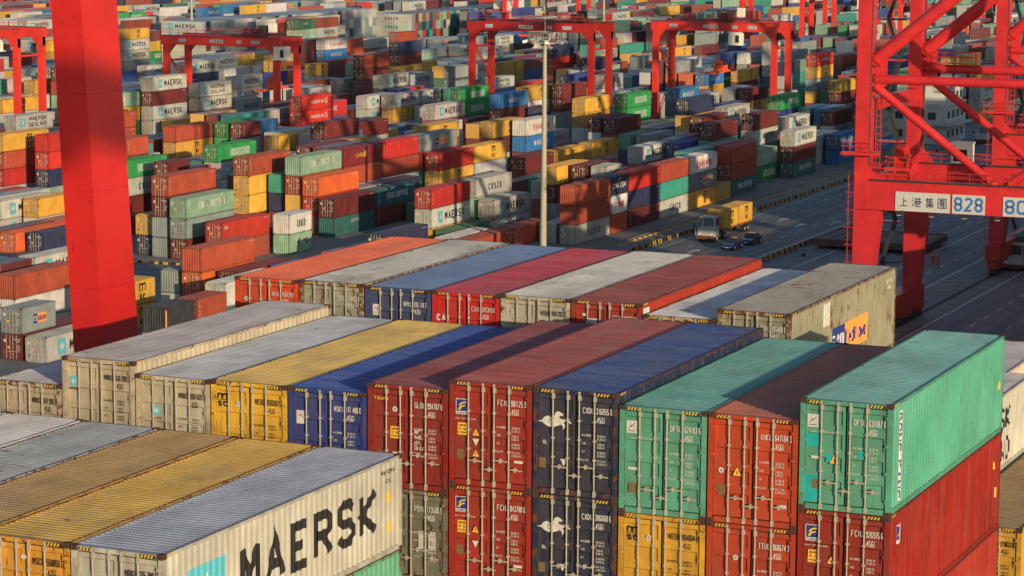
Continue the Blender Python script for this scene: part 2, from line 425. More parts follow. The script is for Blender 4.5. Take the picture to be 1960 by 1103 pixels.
def door_text(t, H, pre, num, typ, m='white', tab=True, dz=0., spread=False):
    z = H-.60+dz; digits = num.split(); main = ' '.join(digits[:-1])
    def line(q, nm): mb = MB(); put(mb, q, df(), m); mb.build(nm, t)
    line(text_fit(pre, 1.42, 1.74, z, .165, .115, .3), 'code_lettering')
    line(text_fit(main, 1.81, 2.17, z, .165, .115, .3), 'number_lettering')
    line(text_fit(digits[-1], 2.21, 2.27, z, .165, .115), 'digit_lettering')
    line(text_fit(typ, 1.83, 2.06, z-.24, .165, .115, .3), 'type_lettering')
    zz = z-.62; qa, qb = [], []
    for i, s_ in enumerate(TAB):
        a, _, b = s_.partition(' ') if i % 2 == 0 else ('', '', s_)
        if a: qa += text_fit(a, 1.40, 1.40+.030*len(a), zz, .06, .12, .25)
        qb += text_fit(b, 1.84, 1.84+.026*len(b), zz, .06, .12, .25)
        zz -= .085 if i % 2 == 0 else .14
    line(qa, 'weight_table_text'); line(qb, 'weight_table_text')
def sticker(t, kind, x, z, s=1.):
    mb = MB(); nm = 'sticker'
    if kind == 'caution':
        put(mb, rect(x, z, x+.27*s, z+.34*s), df(), 'gold')
        for i, w in enumerate(('CAUTION', '9.6', 'HIGH')): put(mb, text_fit(w, x+.03, x+.24*s, z+.235*s-i*.1, .07, .2, layer=1), df(), 'black')
    elif kind == 'tri': put(mb, polyg([(x, z), (x+.24*s, z), (x+.12*s, z+.24*s)]), df(), 'black'); put(mb, polyg([(x+.022, z+.014), (x+.24*s-.022, z+.014), (x+.12*s, z+.24*s-.035)], 1), df(), 'gold'); put(mb, rect(x+.108*s, z+.05, x+.132*s, z+.13, 2), df(), 'black')
    elif kind == 'down': put(mb, polyg([(x, z+.2), (x+.1, z), (x+.2, z+.2)]), df(), 'white')
    elif kind == 'plate': put(mb, rect(x, z, x+.2, z+.27), df(), 'brownp'); nm = 'data_plate'
    elif kind == 'dot': put(mb, disc(x, z, .075), df(), 'white'); put(mb, disc(x, z, .04, 1), df(), 'grey')
    elif kind == 'strip': put(mb, rect(x, z, x+.26, z+.07), df(), 'white')
    elif kind == 'box': put(mb, rect(x, z, x+.15, z+.09), df(), 'white')
    elif kind == 'papers':
        for k in (0, 1):
            xx = 1.55+k*.30; put(mb, rect(xx, z, xx+.22, z+.5), df(), 'white')
            for i in range(7): put(mb, text_fit('TARE 3.900', xx+.02, xx+.2, z+.43-i*.065, .03, .2, layer=1), df(), 'grey')
        put(mb, ribbon_q([(1.72, z+.62), (1.85, z+.78), (1.98, z+.62), (1.85, z+.46), (1.72, z+.62)], .02, 2), df(), 'black')
    mb.build(nm, t)
def ribbon_q(pts, w, layer=0): return [(q, layer) for q in ribbon(pts, w)]
HORSE = [(-.50, .00), (-.36, .04), (-.30, .12), (-.20, .17), (-.10, .12), (-.02, .18), (.02, .27), (.10, .30), (.16, .27), (.24, .22), (.20, .18), (.13, .19), (.12, .12), (.20, .10), (.32, .11), (.42, .05), (.47, -.01), (.40, .01), (.30, .05), (.24, .02), (.28, -.05), (.26, -.13), (.22, -.18), (.22, -.10), (.17, -.04), (.08, -.08), (-.04, -.12), (-.18, -.12), (-.28, -.07), (-.36, -.01)]
FSH = [[(-.10, .02), (-.02, .10), (.11, .13), (.13, .09), (.02, .065), (-.05, .0)], [(-.12, -.09), (-.05, -.0), (.09, .035), (.10, .0), (.0, -.03), (-.06, -.12)]]
def logo(t, kind, x, z, s=1.):
    mb = MB(); nm = 'logo_panel'; f = df()
    sh = lambda P, k=1.: [(x+px_*k*s, z+pz*k*s) for px_, pz in P]
    if kind == 'star':
        put(mb, rect(x-.13, z-.13, x+.13, z+.15), f, 'sky'); put(mb, star7(x, z+.01, .11, 1), f, 'white'); put(mb, text_fit('MAERSK', x-.17, x+.17, z-.24, .06, .2), f, 'black')
    elif kind == 'msc':
        put(mb, ribbon_q(sh([(-.15, 0), (-.15, .14), (-.05, .14), (0, .10), (0, 0)]), .05), f, 'black'); put(mb, ribbon_q(sh([(0, .10), (.05, .14), (.15, .14), (.15, 0)]), .05, 1), f, 'black')
        put(mb, rect(x-.2, z-.035, x+.2, z-.015), f, 'black')
        put(mb, text_fit('S', x-.16, x-.02, z-.22, .16, .28), f, 'black'); put(mb, text_fit('C', x+.02, x+.17, z-.22, .16, .28), f, 'black')
    elif kind == 'flo':
        put(mb, rect(x-.18, z-.23, x+.18, z+.2), f, 'white'); put(mb, rect(x-.16, z-.14, x+.16, z+.18, 1), f, 'blue')
        for P in FSH: put(mb, polyg(sh(P), 2), f, 'yellow')
        put(mb, text_fit('FLORENS', x-.15, x+.15, z-.215, .05, .22, layer=1), f, 'blue')
        put(mb, text_fit('www.florens.com', x-.2, x+.42, z-.36, .05, .18), f, 'white')
    elif kind == 'horse':
        put(mb, polyg(sh(HORSE, 1.05)), f, 'white'); put(mb, ribbon_q([(x-.13+.075*math.cos(a*.6)*(1-a*.05), z+.01+.075*math.sin(a*.6)*(1-a*.05)) for a in range(9)], .018, 1), f, 'navyc')
    elif kind == 'box_white':
        put(mb, rect(x-.14, z-.17, x+.15, z+.17), f, 'white')
        for P in ([(-.09, -.06), (-.02, .0), (.04, .04), (.1, .11)], [(-.06, .05), (0, .02)], [(-.1, -.11), (.1, -.11)]): put(mb, ribbon_q(sh(P), .018, 1), f, 'steel')
    elif kind == 'card':
        put(mb, rect(x-.12, z-.19, x+.12, z+.19), f, 'white'); put(mb, ribbon_q(sh([(-.06, .03), (.0, .08), (.05, .04), (.06, -.02)]), .03, 1), f, 'redd')
    elif kind == 'cai': put(mb, text_fit('CAI', x-.25, x+.22, z-.1, .22, .27), f, 'white')
    elif kind == 'toux': put(mb, text_fit('TOUAX', x-.22, x+.22, z, .09, .24), f, 'yellow')
    elif kind == 'crx':
        put(mb, rect(x-.2, z-.22, x+.2, z+.22), f, 'white'); put(mb, ribbon_q(sh([(-.15, .0), (-.05, .06), (.0, .0), (-.06, -.03), (.05, -.04), (.15, .02)]), .03, 1), f, 'blue')
    elif kind == 'gl': put(mb, text_fit('GL', x-.07, x+.07, z, .10, .16), f, 'white')
    elif kind == 'url': put(mb, text_fit('www.dongfang.com', x-.1, x+.55, z, .055, .18), f, 'white')
    mb.build(nm, t)
def corr_text(t, L, quads_m, name):
    """lettering laid onto the corrugated right side, one object for each word or sign"""
    pr = side_profile(L)
    for quads, m in quads_m:
        bm = bmesh.new(); lay = bm.faces.layers.int.new('lay')
        for pts, l in quads:
            fc = bm.faces.new([bm.verts.new((0, p.x, p.y)) for p in pts]); fc[lay] = l
        y0 = min(v.co.y for v in bm.verts); y1 = max(v.co.y for v in bm.verts)
        for a, _ in pr:
            if y0 < a < y1: bmesh.ops.bisect_plane(bm, geom=bm.verts[:]+bm.edges[:]+bm.faces[:], plane_co=(0, a, 0), plane_no=(0, 1, 0), dist=1e-6)
        done = {}
        for fc in bm.faces:
            for v in fc.verts: done[v] = max(done.get(v, 0), fc[lay])
        for v, l in done.items(): v.co.x = CW-.012-depth_at(pr, v.co.y)+.0035+l*.0012
        for fc in bm.faces:
            fc.normal_update()
            if fc.normal.x < 0: fc.normal_flip()
        nm = name if len(quads) > 8 else 'sticker' if y1-y0 < .6 else 'logo_panel'
        me = bpy.data.meshes.new(nm); bm.to_mesh(me); bm.free(); me.materials.append(M[m]); link(nm, me, t)

# colours: what each line of code letters is painted like
PAL = dict(maersk=(.46, .45, .41), msc=(.66, .36, .05), maroon=(.15, .018, .020), brick=(.38, .062, .030), red=(.50, .022, .018), orange=(.62, .11, .022),
 navy=(.020, .030, .085), cobalt=(.022, .060, .26), hanjin=(.025, .17, .42), teal=(.04, .30, .23), cs=(.24, .40, .28), csd=(.03, .15, .15), eg=(.020, .30, .075), green=(.05, .15, .08),
 grey=(.24, .27, .27), white=(.60, .59, .56), cosco=(.46, .46, .42), ym=(.64, .62, .58), hs=(.60, .025, .018), pon=(.22, .27, .26), sealand=(.47, .46, .42), kline=(.55, .02, .03),
 caru=(.20, .012, .022), cai=(.52, .035, .02), cma=(.015, .03, .07), cap=(.025, .12, .12), black=(.025, .027, .03))

# ---- the ship's containers -------------------------------------------------
PB, HC, SD = 2.4897, 2.896, 2.591
YA, YC, XA, XC = -14.344, 13.966, 9.645, -4.687
L40 = 12.192
def shipc(row, i, ztop, H, c, rust, label, roofc=None):
    x = {'A': XA, 'B': 0., 'C': XC, 'D': XC}[row]+i*PB; y = {'A': YA, 'B': 0., 'C': YC, 'D': YC+14.3}[row]
    return detailed(x, y, ztop, L40, H, c, rust, label, roofc=roofc)
beige = (.46, .40, .29); seagreen = (.085, .35, .24); inku = (.48, .048, .012); flor = (.30, .016, .010); cron = (.011, .022, .060)
# nearest row
t = shipc('A', 0, -1.29, SD, (.44, .43, .37), .25, 'nearest beige container with huge black lettering on its side', (.36, .40, .50))
door_text(t, SD, 'MRKU', '105 348 3', '42G1', 'black')
corr_text(t, L40, [(text_fit('MAERSK', 3.5, 10.75, .74, 1.26, .20, .45), 'black'), (rect(1.15, .30, 2.85, 1.98), 'sky'), (star7(2.0, 1.1, .66, 1), 'white'),
  (text_fit('MRKU 105348', 11.0, 11.75, 2.2, .12, .17), 'black'), (text_fit('42G1', 11.2, 11.6, 1.95, .12, .17), 'black'),
  (polyg([(11.3, 1.45), (11.55, 1.45), (11.42, 1.78)]), 'yellow'), (rect(11.35, .62, 11.5, .9), 'gold')], 'side_lettering')
t = shipc('A', -1, -1.28, SD, (.66, .31, .03), .75, 'yellow container with rusty doors left of the huge lettered beige one', (.60, .38, .07))
door_text(t, SD, 'MSCU', '558855 2', '42G1', 'black'); sticker(t, 'box', 1.10, 2.1)
t = shipc('A', -2, -1.26, SD, (.50, .27, .06), .6, 'mustard brown roofed container, third from the right in the nearest row', (.42, .27, .10))
t = shipc('A', -3, -1.24, SD, (.30, .34, .36), .85, 'rust streaked blue grey roofed container in the nearest row', (.34, .38, .40))
t = shipc('A', -4, -1.22, SD, (.58, .58, .56), .3, 'white roofed container at the left edge of the nearest row', (.62, .62, .62))
t = shipc('A', -5, -1.20, SD, (.45, .42, .36), .3, 'pale container outermost at the left of the nearest row')
t = shipc('A', 0, -1.29-SD, SD, (.12, .38, .24), .75, 'green container with rust underneath the huge lettered beige one')
for k, (c, n) in enumerate((('brick', 'brick red'), ('msc', 'yellow'), ('grey', 'grey'), ('maroon', 'maroon'), ('navy', 'navy'))):
    pass
# middle row
def mid(i, z, H, c, rust, label, pre, num, typ, tc='white', roofc=None):
    t = shipc('B', i, z, H, c, rust, label, roofc); door_text(t, H, pre, num, typ, tc); return t
t = mid(-1, -.79, HC, beige, .85, 'beige container with white roof, leftmost of the middle row', 'MRKU', '277 905 9', '45G1', 'black', (.56, .56, .58))
t = mid(0, .08, HC, beige, .45, 'tall beige container with star square on its door, left in middle row', 'MRKU', '526 970 3', '45G1', 'black', (.42, .41, .42)); logo(t, 'star', .36, HC-.72)
t = mid(1, -.25, SD, (.47, .42, .31), .4, 'beige container with low star square beside the yellow container', 'MRKU', '093 629 3', '42G1', 'black', (.46, .50, .55)); logo(t, 'star', .66, SD-1.02)
t = mid(2, -.22, HC, (.72, .42, .03), .6, 'bright yellow container with black letters, between beige and blue ones', 'MEDU', '836032 5', '45G1', 'black', (.66, .46, .12)); logo(t, 'msc', .36, HC-.52); sticker(t, 'dot', .86, HC-.62)
t = mid(3, -.21, HC, (.018, .045, .22), .15, 'royal blue container in middle row, right of the yellow one', 'MSKU', '171 408 0', '45G1', 'white', (.022, .075, .32)); logo(t, 'card', .36, HC-.84)
t = mid(4, .10, HC, (.26, .012, .010), .25, 'dark red container with yellow word and caution sign, middle row', 'GLOU', '994787 0', '45G1', 'white', (.24, .045, .05)); logo(t, 'toux', .40, HC-.45); sticker(t, 'dot', .82, HC-.68); sticker(t, 'caution', .68, HC-1.5); sticker(t, 'plate', .28, .75); sticker(t, 'down', .74, .82)
mb = MB()
for i, w in enumerate(('MGW.', 'TARE.', 'NET.', 'CU.CAP.')): put(mb, text_fit(w, 1.42, 1.42+.052*len(w), HC-1.32-i*.15, .11, .2), df(), 'white')
mb.build('lettering', t)
t = mid(5, .38, HC, flor, .3, 'red container with blue and yellow emblem, upper of two', 'FCIU', '901125 9', '45G1', 'white', (.30, .055, .045)); logo(t, 'flo', .36, HC-.70); sticker(t, 'caution', .24, HC-1.5); sticker(t, 'tri', .66, HC-1.5); sticker(t, 'down', .68, HC-1.78); sticker(t, 'tri', .66, HC-2.08); sticker(t, 'plate', .22, .72); sticker(t, 'strip', 1.92, .75)
t = mid(6, .38, HC, cron, .75, 'navy container with white winged horse emblem, upper of two', 'CXDU', '216055 0', '45G1', 'white', (.025, .060, .21)); logo(t, 'horse', .62, HC-.92); logo(t, 'gl', .34, HC-1.52); sticker(t, 'plate', .17, .72); sticker(t, 'down', .78, .80)
corr_text(t, L40, [(text_fit('CRONOS', 1.75, 4.7, 2.12, .36, .2, .5), 'white'), (rect(1.1, 2.1, 1.4, 2.5), 'white')], 'side_lettering')
t = mid(7, .10, HC, seagreen, .35, 'sea green container with white square, stacked on a yellow one', 'DFSU', '624183 6', '45G1', 'white', (.12, .35, .31)); logo(t, 'box_white', .33, HC-.56); logo(t, 'url', .4, HC-.88); sticker(t, 'strip', .24, HC-1.72); sticker(t, 'plate', .27, .55)
t = mid(8, .10, HC, inku, .25, 'orange red container between the two sea green ones', 'INKU', '647184 3', '45G1', 'white', (.42, .12, .065)); sticker(t, 'tri', .66, HC-1.62, 1.15); sticker(t, 'dot', .36, HC-1.5); sticker(t, 'plate', .27, .75); sticker(t, 'strip', 1.9, .55)
t = mid(9, .70, HC, seagreen, .3, 'sea green container with long side facing right, top of the stack', 'DFSU', '631087 0', '45G1', 'white', (.16, .40, .37)); logo(t, 'box_white', .33, HC-.56); logo(t, 'url', .4, HC-.86); sticker(t, 'tri', .78, HC-1.66, 1.2); sticker(t, 'strip', .30, HC-1.55); sticker(t, 'plate', .33, .55)
for r in ((.13, .22, .62, .92), (.16, 1.66, .56, 2.0), (.70, 1.28, .94, 1.5), (1.55, 1.46, 1.74, 1.62)):
    mb = MB(); put(mb, rect(*r), df(.0558), M.setdefault('patch', flat('repaint_patch', (.02, .36, .36), .4, var=.25))); mb.build('repainted_patch', t)
mb = MB(); vt = [([Vector((p.y, -p.x)) for p in q], l) for q, l in text_fit('DONG FANG', 0, 2.25, 0, .22, .2, .4)]
corr_text(t, L40, [(rect(.70, .25, 1.02, 2.62), 'white'), ([([Vector((p.x+.75, p.y+2.56)) for p in q], l+1) for q, l in vt], 'blue'), (rect(11.5, 1.25, 11.58, 1.45), 'white'), (polyg([(11.6, 1.35), (11.85, 1.35), (11.72, 1.62)]), 'yellow')], 'side_lettering')
# second tier
z = .10-HC
t = mid(4, z, SD, (.16, .17, .13), .95, 'rusty olive grey container with paper labels under the dark red one', 'PONU', '173586 5', '45G1', 'white', None); sticker(t, 'papers', 0, .95)
t = mid(5, .38-HC, HC, (.34, .018, .010), .3, 'red container with blue and yellow emblem, lower of two', 'FCIU', '843708 6', '45G1'); logo(t, 'flo', .36, HC-.52); sticker(t, 'caution', .24, HC-1.32); sticker(t, 'tri', .66, HC-1.3); sticker(t, 'down', .68, HC-1.72); sticker(t, 'plate', .22, .95); sticker(t, 'strip', 1.92, .75)
t = mid(6, .38-HC, HC, cron, .75, 'navy container with white winged horse emblem, lower of two', 'CXDU', '206060 6', '45G1'); logo(t, 'horse', .62, HC-.92); logo(t, 'gl', .34, HC-1.52); sticker(t, 'plate', .17, .72); sticker(t, 'down', .78, .80)
t = mid(7, .10-HC, HC, (.62, .33, .025), .4, 'golden yellow container with black letters below the sea green one', 'MEDU', '854664 4', '45G1', 'black'); logo(t, 'msc', .40, HC-.52); sticker(t, 'dot', .86, HC-.62); sticker(t, 'plate', .33, .75)
t = mid(8, .10-HC, HC, (.42, .040, .014), .3, 'red container with white dot, under the orange red one', 'TTNU', '960674 3', '45G1'); sticker(t, 'dot', .80, HC-.9, 1.2)
t = mid(9, .70-HC, HC, (.27, .014, .008), .2, 'brick red container with emblem directly beneath the right sea green one', 'FCIU', '926915 6', '45G1'); logo(t, 'flo', .38, HC-.60); sticker(t, 'caution', .28, HC-1.4); sticker(t, 'tri', .78, HC-1.4); sticker(t, 'plate', .3, .7)
corr_text(t, L40, [(rect(.85, 2.0, 1.18, 2.5), 'white'), (rect(.88, 2.1, 1.15, 2.47, 1), 'blue'), (polyg([(.9, 2.2), (1.02, 2.36), (1.14, 2.4), (1.1, 2.28)], 2), 'yellow'), (rect(11.6, 1.0, 11.75, 1.3), 'gold'), (polyg([(11.3, 1.9), (11.5, 1.9), (11.4, 2.15)]), 'yellow')], 'side_lettering')
t = shipc('B', 9, .70-2*HC, HC, (.34, .030, .016), .2, 'red container lowest in the stack under the right sea green one')
for i, c, lb in ((4, 'brick', 'brick red container at the bottom edge below the olive grey one'), (5, 'maroon', 'maroon container at the bottom edge below the red emblem pair'),
                 (6, 'navy', 'dark blue container at the bottom edge below the horse emblem pair'), (7, 'brick', 'brick container at the bottom edge beneath the golden yellow one'), (8, 'grey', 'grey container at the bottom edge beneath the white dotted red one')):
    shipc('B', i, (.10 if i in (4, 7, 8) else .38)-2*HC, HC, PAL[c], .3, lb)
# far row on the ship
def far(i, z, H, c, rust, label, pre, num, typ, tc='white', roofc=None):
    t = shipc('C', i, z, H, c, rust, label, roofc); door_text(t, H, pre, num, typ, tc); return t
t = far(1, .50, SD, (.66, .065, .018), .35, 'orange container with orange roof, leftmost of the third row', 'MAXU', '450724 0', '42G1', 'white', (.90, .17, .05)); sticker(t, 'dot', .42, SD-.75)
t = far(2, .53, SD, (.34, .36, .27), 1., 'rust stained grey green container in third row beside the orange one', 'PONU', '158982 4', '42G1', 'white', (.48, .48, .46)); sticker(t, 'strip', .22, SD-.85); sticker(t, 'papers', 0, .9)
t = far(3, .49, SD, (.035, .065, .17), .4, 'slate blue container in third row with white card on its door', 'MRKU', '035 110 3', '42G1', 'white', (.12, .20, .38)); logo(t, 'card', .40, SD-.78)
t = far(4, .49, HC, (.52, .010, .012), .25, 'bright red container with pinkish roof and large white letters', 'CAIU', '875343 0', '45G1', 'white', (.42, .035, .06)); logo(t, 'cai', .40, HC-.88)
t = far(5, .53, HC, (.50, .46, .36), .6, 'cream container with patchy white roof in third row', 'MSKU', '978 733 3', '45G1', 'black', (.56, .55, .52)); logo(t, 'star', .7, HC-1.35); sticker(t, 'dot', .40, HC-.55)
t = far(6, .54, HC, (.36, .028, .012), .7, 'rusty red container with dark red roof in third row', 'CRXU', '908653 0', '45G1', 'white', (.26, .045, .035)); logo(t, 'crx', .70, HC-.80); sticker(t, 'box', .38, HC-.52)
corr_text(t, L40, [(rect(.25, 2.22, .75, 2.72), 'white'), (star7(.5, 2.4, .13, 1), 'blue')], 'side_lettering')
t = shipc('C', 7, .21, HC, (.50, .38, .18), 1., 'low container with white roof and rusty edge, left of the olive one', (.60, .61, .64))
t = far(8, .56, HC, (.27, .26, .18), 1., 'olive grey rusty container with blue and orange sign on its side', 'PONU', '755408 0', '45G1', 'white', (.30, .29, .26))
corr_text(t, L40, [(rect(4.55, .80, 6.0, 1.75), 'blue'), (rect(6.0, .80, 8.7, 1.75), 'orange'), (text_fit('P&O', 4.65, 5.92, 1.0, .5, .18, layer=1), 'white'), (text_fit('Nedlloyd', 6.12, 8.6, 1.0, .52, .18, layer=1), 'blue'),
  (rect(3.55, 1.95, 4.25, 2.70), 'white'), (text_fit('PONU755', 11.0, 11.7, 2.42, .13, .2), 'white'), (text_fit('4500', 11.15, 11.5, 2.2, .13, .2), 'white')], 'side_lettering')
t = shipc('C', 10, -2.92, SD, (.52, .50, .43), .35, 'cream container with black letters behind the right sea green stack', (.5, .5, .52))
corr_text(t, L40, [(text_fit('MAERSK', 4.2, 9.0, 1.32, .82, .19, .5), 'black'), (text_fit('SEALAND', 4.2, 9.0, .25, .82, .19, .5), 'black')], 'side_lettering')
t = far(11, -5.55, HC, (.56, .31, .035), .5, 'yellow container with brown ribbed roof at the lower right corner', 'MEDU', '978633 0', '45G1', 'black', (.30, .20, .09))
t = shipc('D', 9, -4.2, SD, (.55, .50, .38), .7, 'cream container with pale roof beyond the lettered cream one', (.45, .44, .46))

# ------------------------------------------------------------------ yard containers
G = -32.5; T = 2.62; L20 = 6.058
NAMES = ['maroon', 'brick', 'maersk', 'msc', 'grey', 'cobalt', 'navy', 'teal', 'cs', 'green', 'eg', 'red', 'hs', 'white', 'cosco', 'ym', 'orange', 'hanjin', 'pon', 'csd', 'sealand', 'kline', 'caru', 'cai', 'cma', 'cap', 'black']
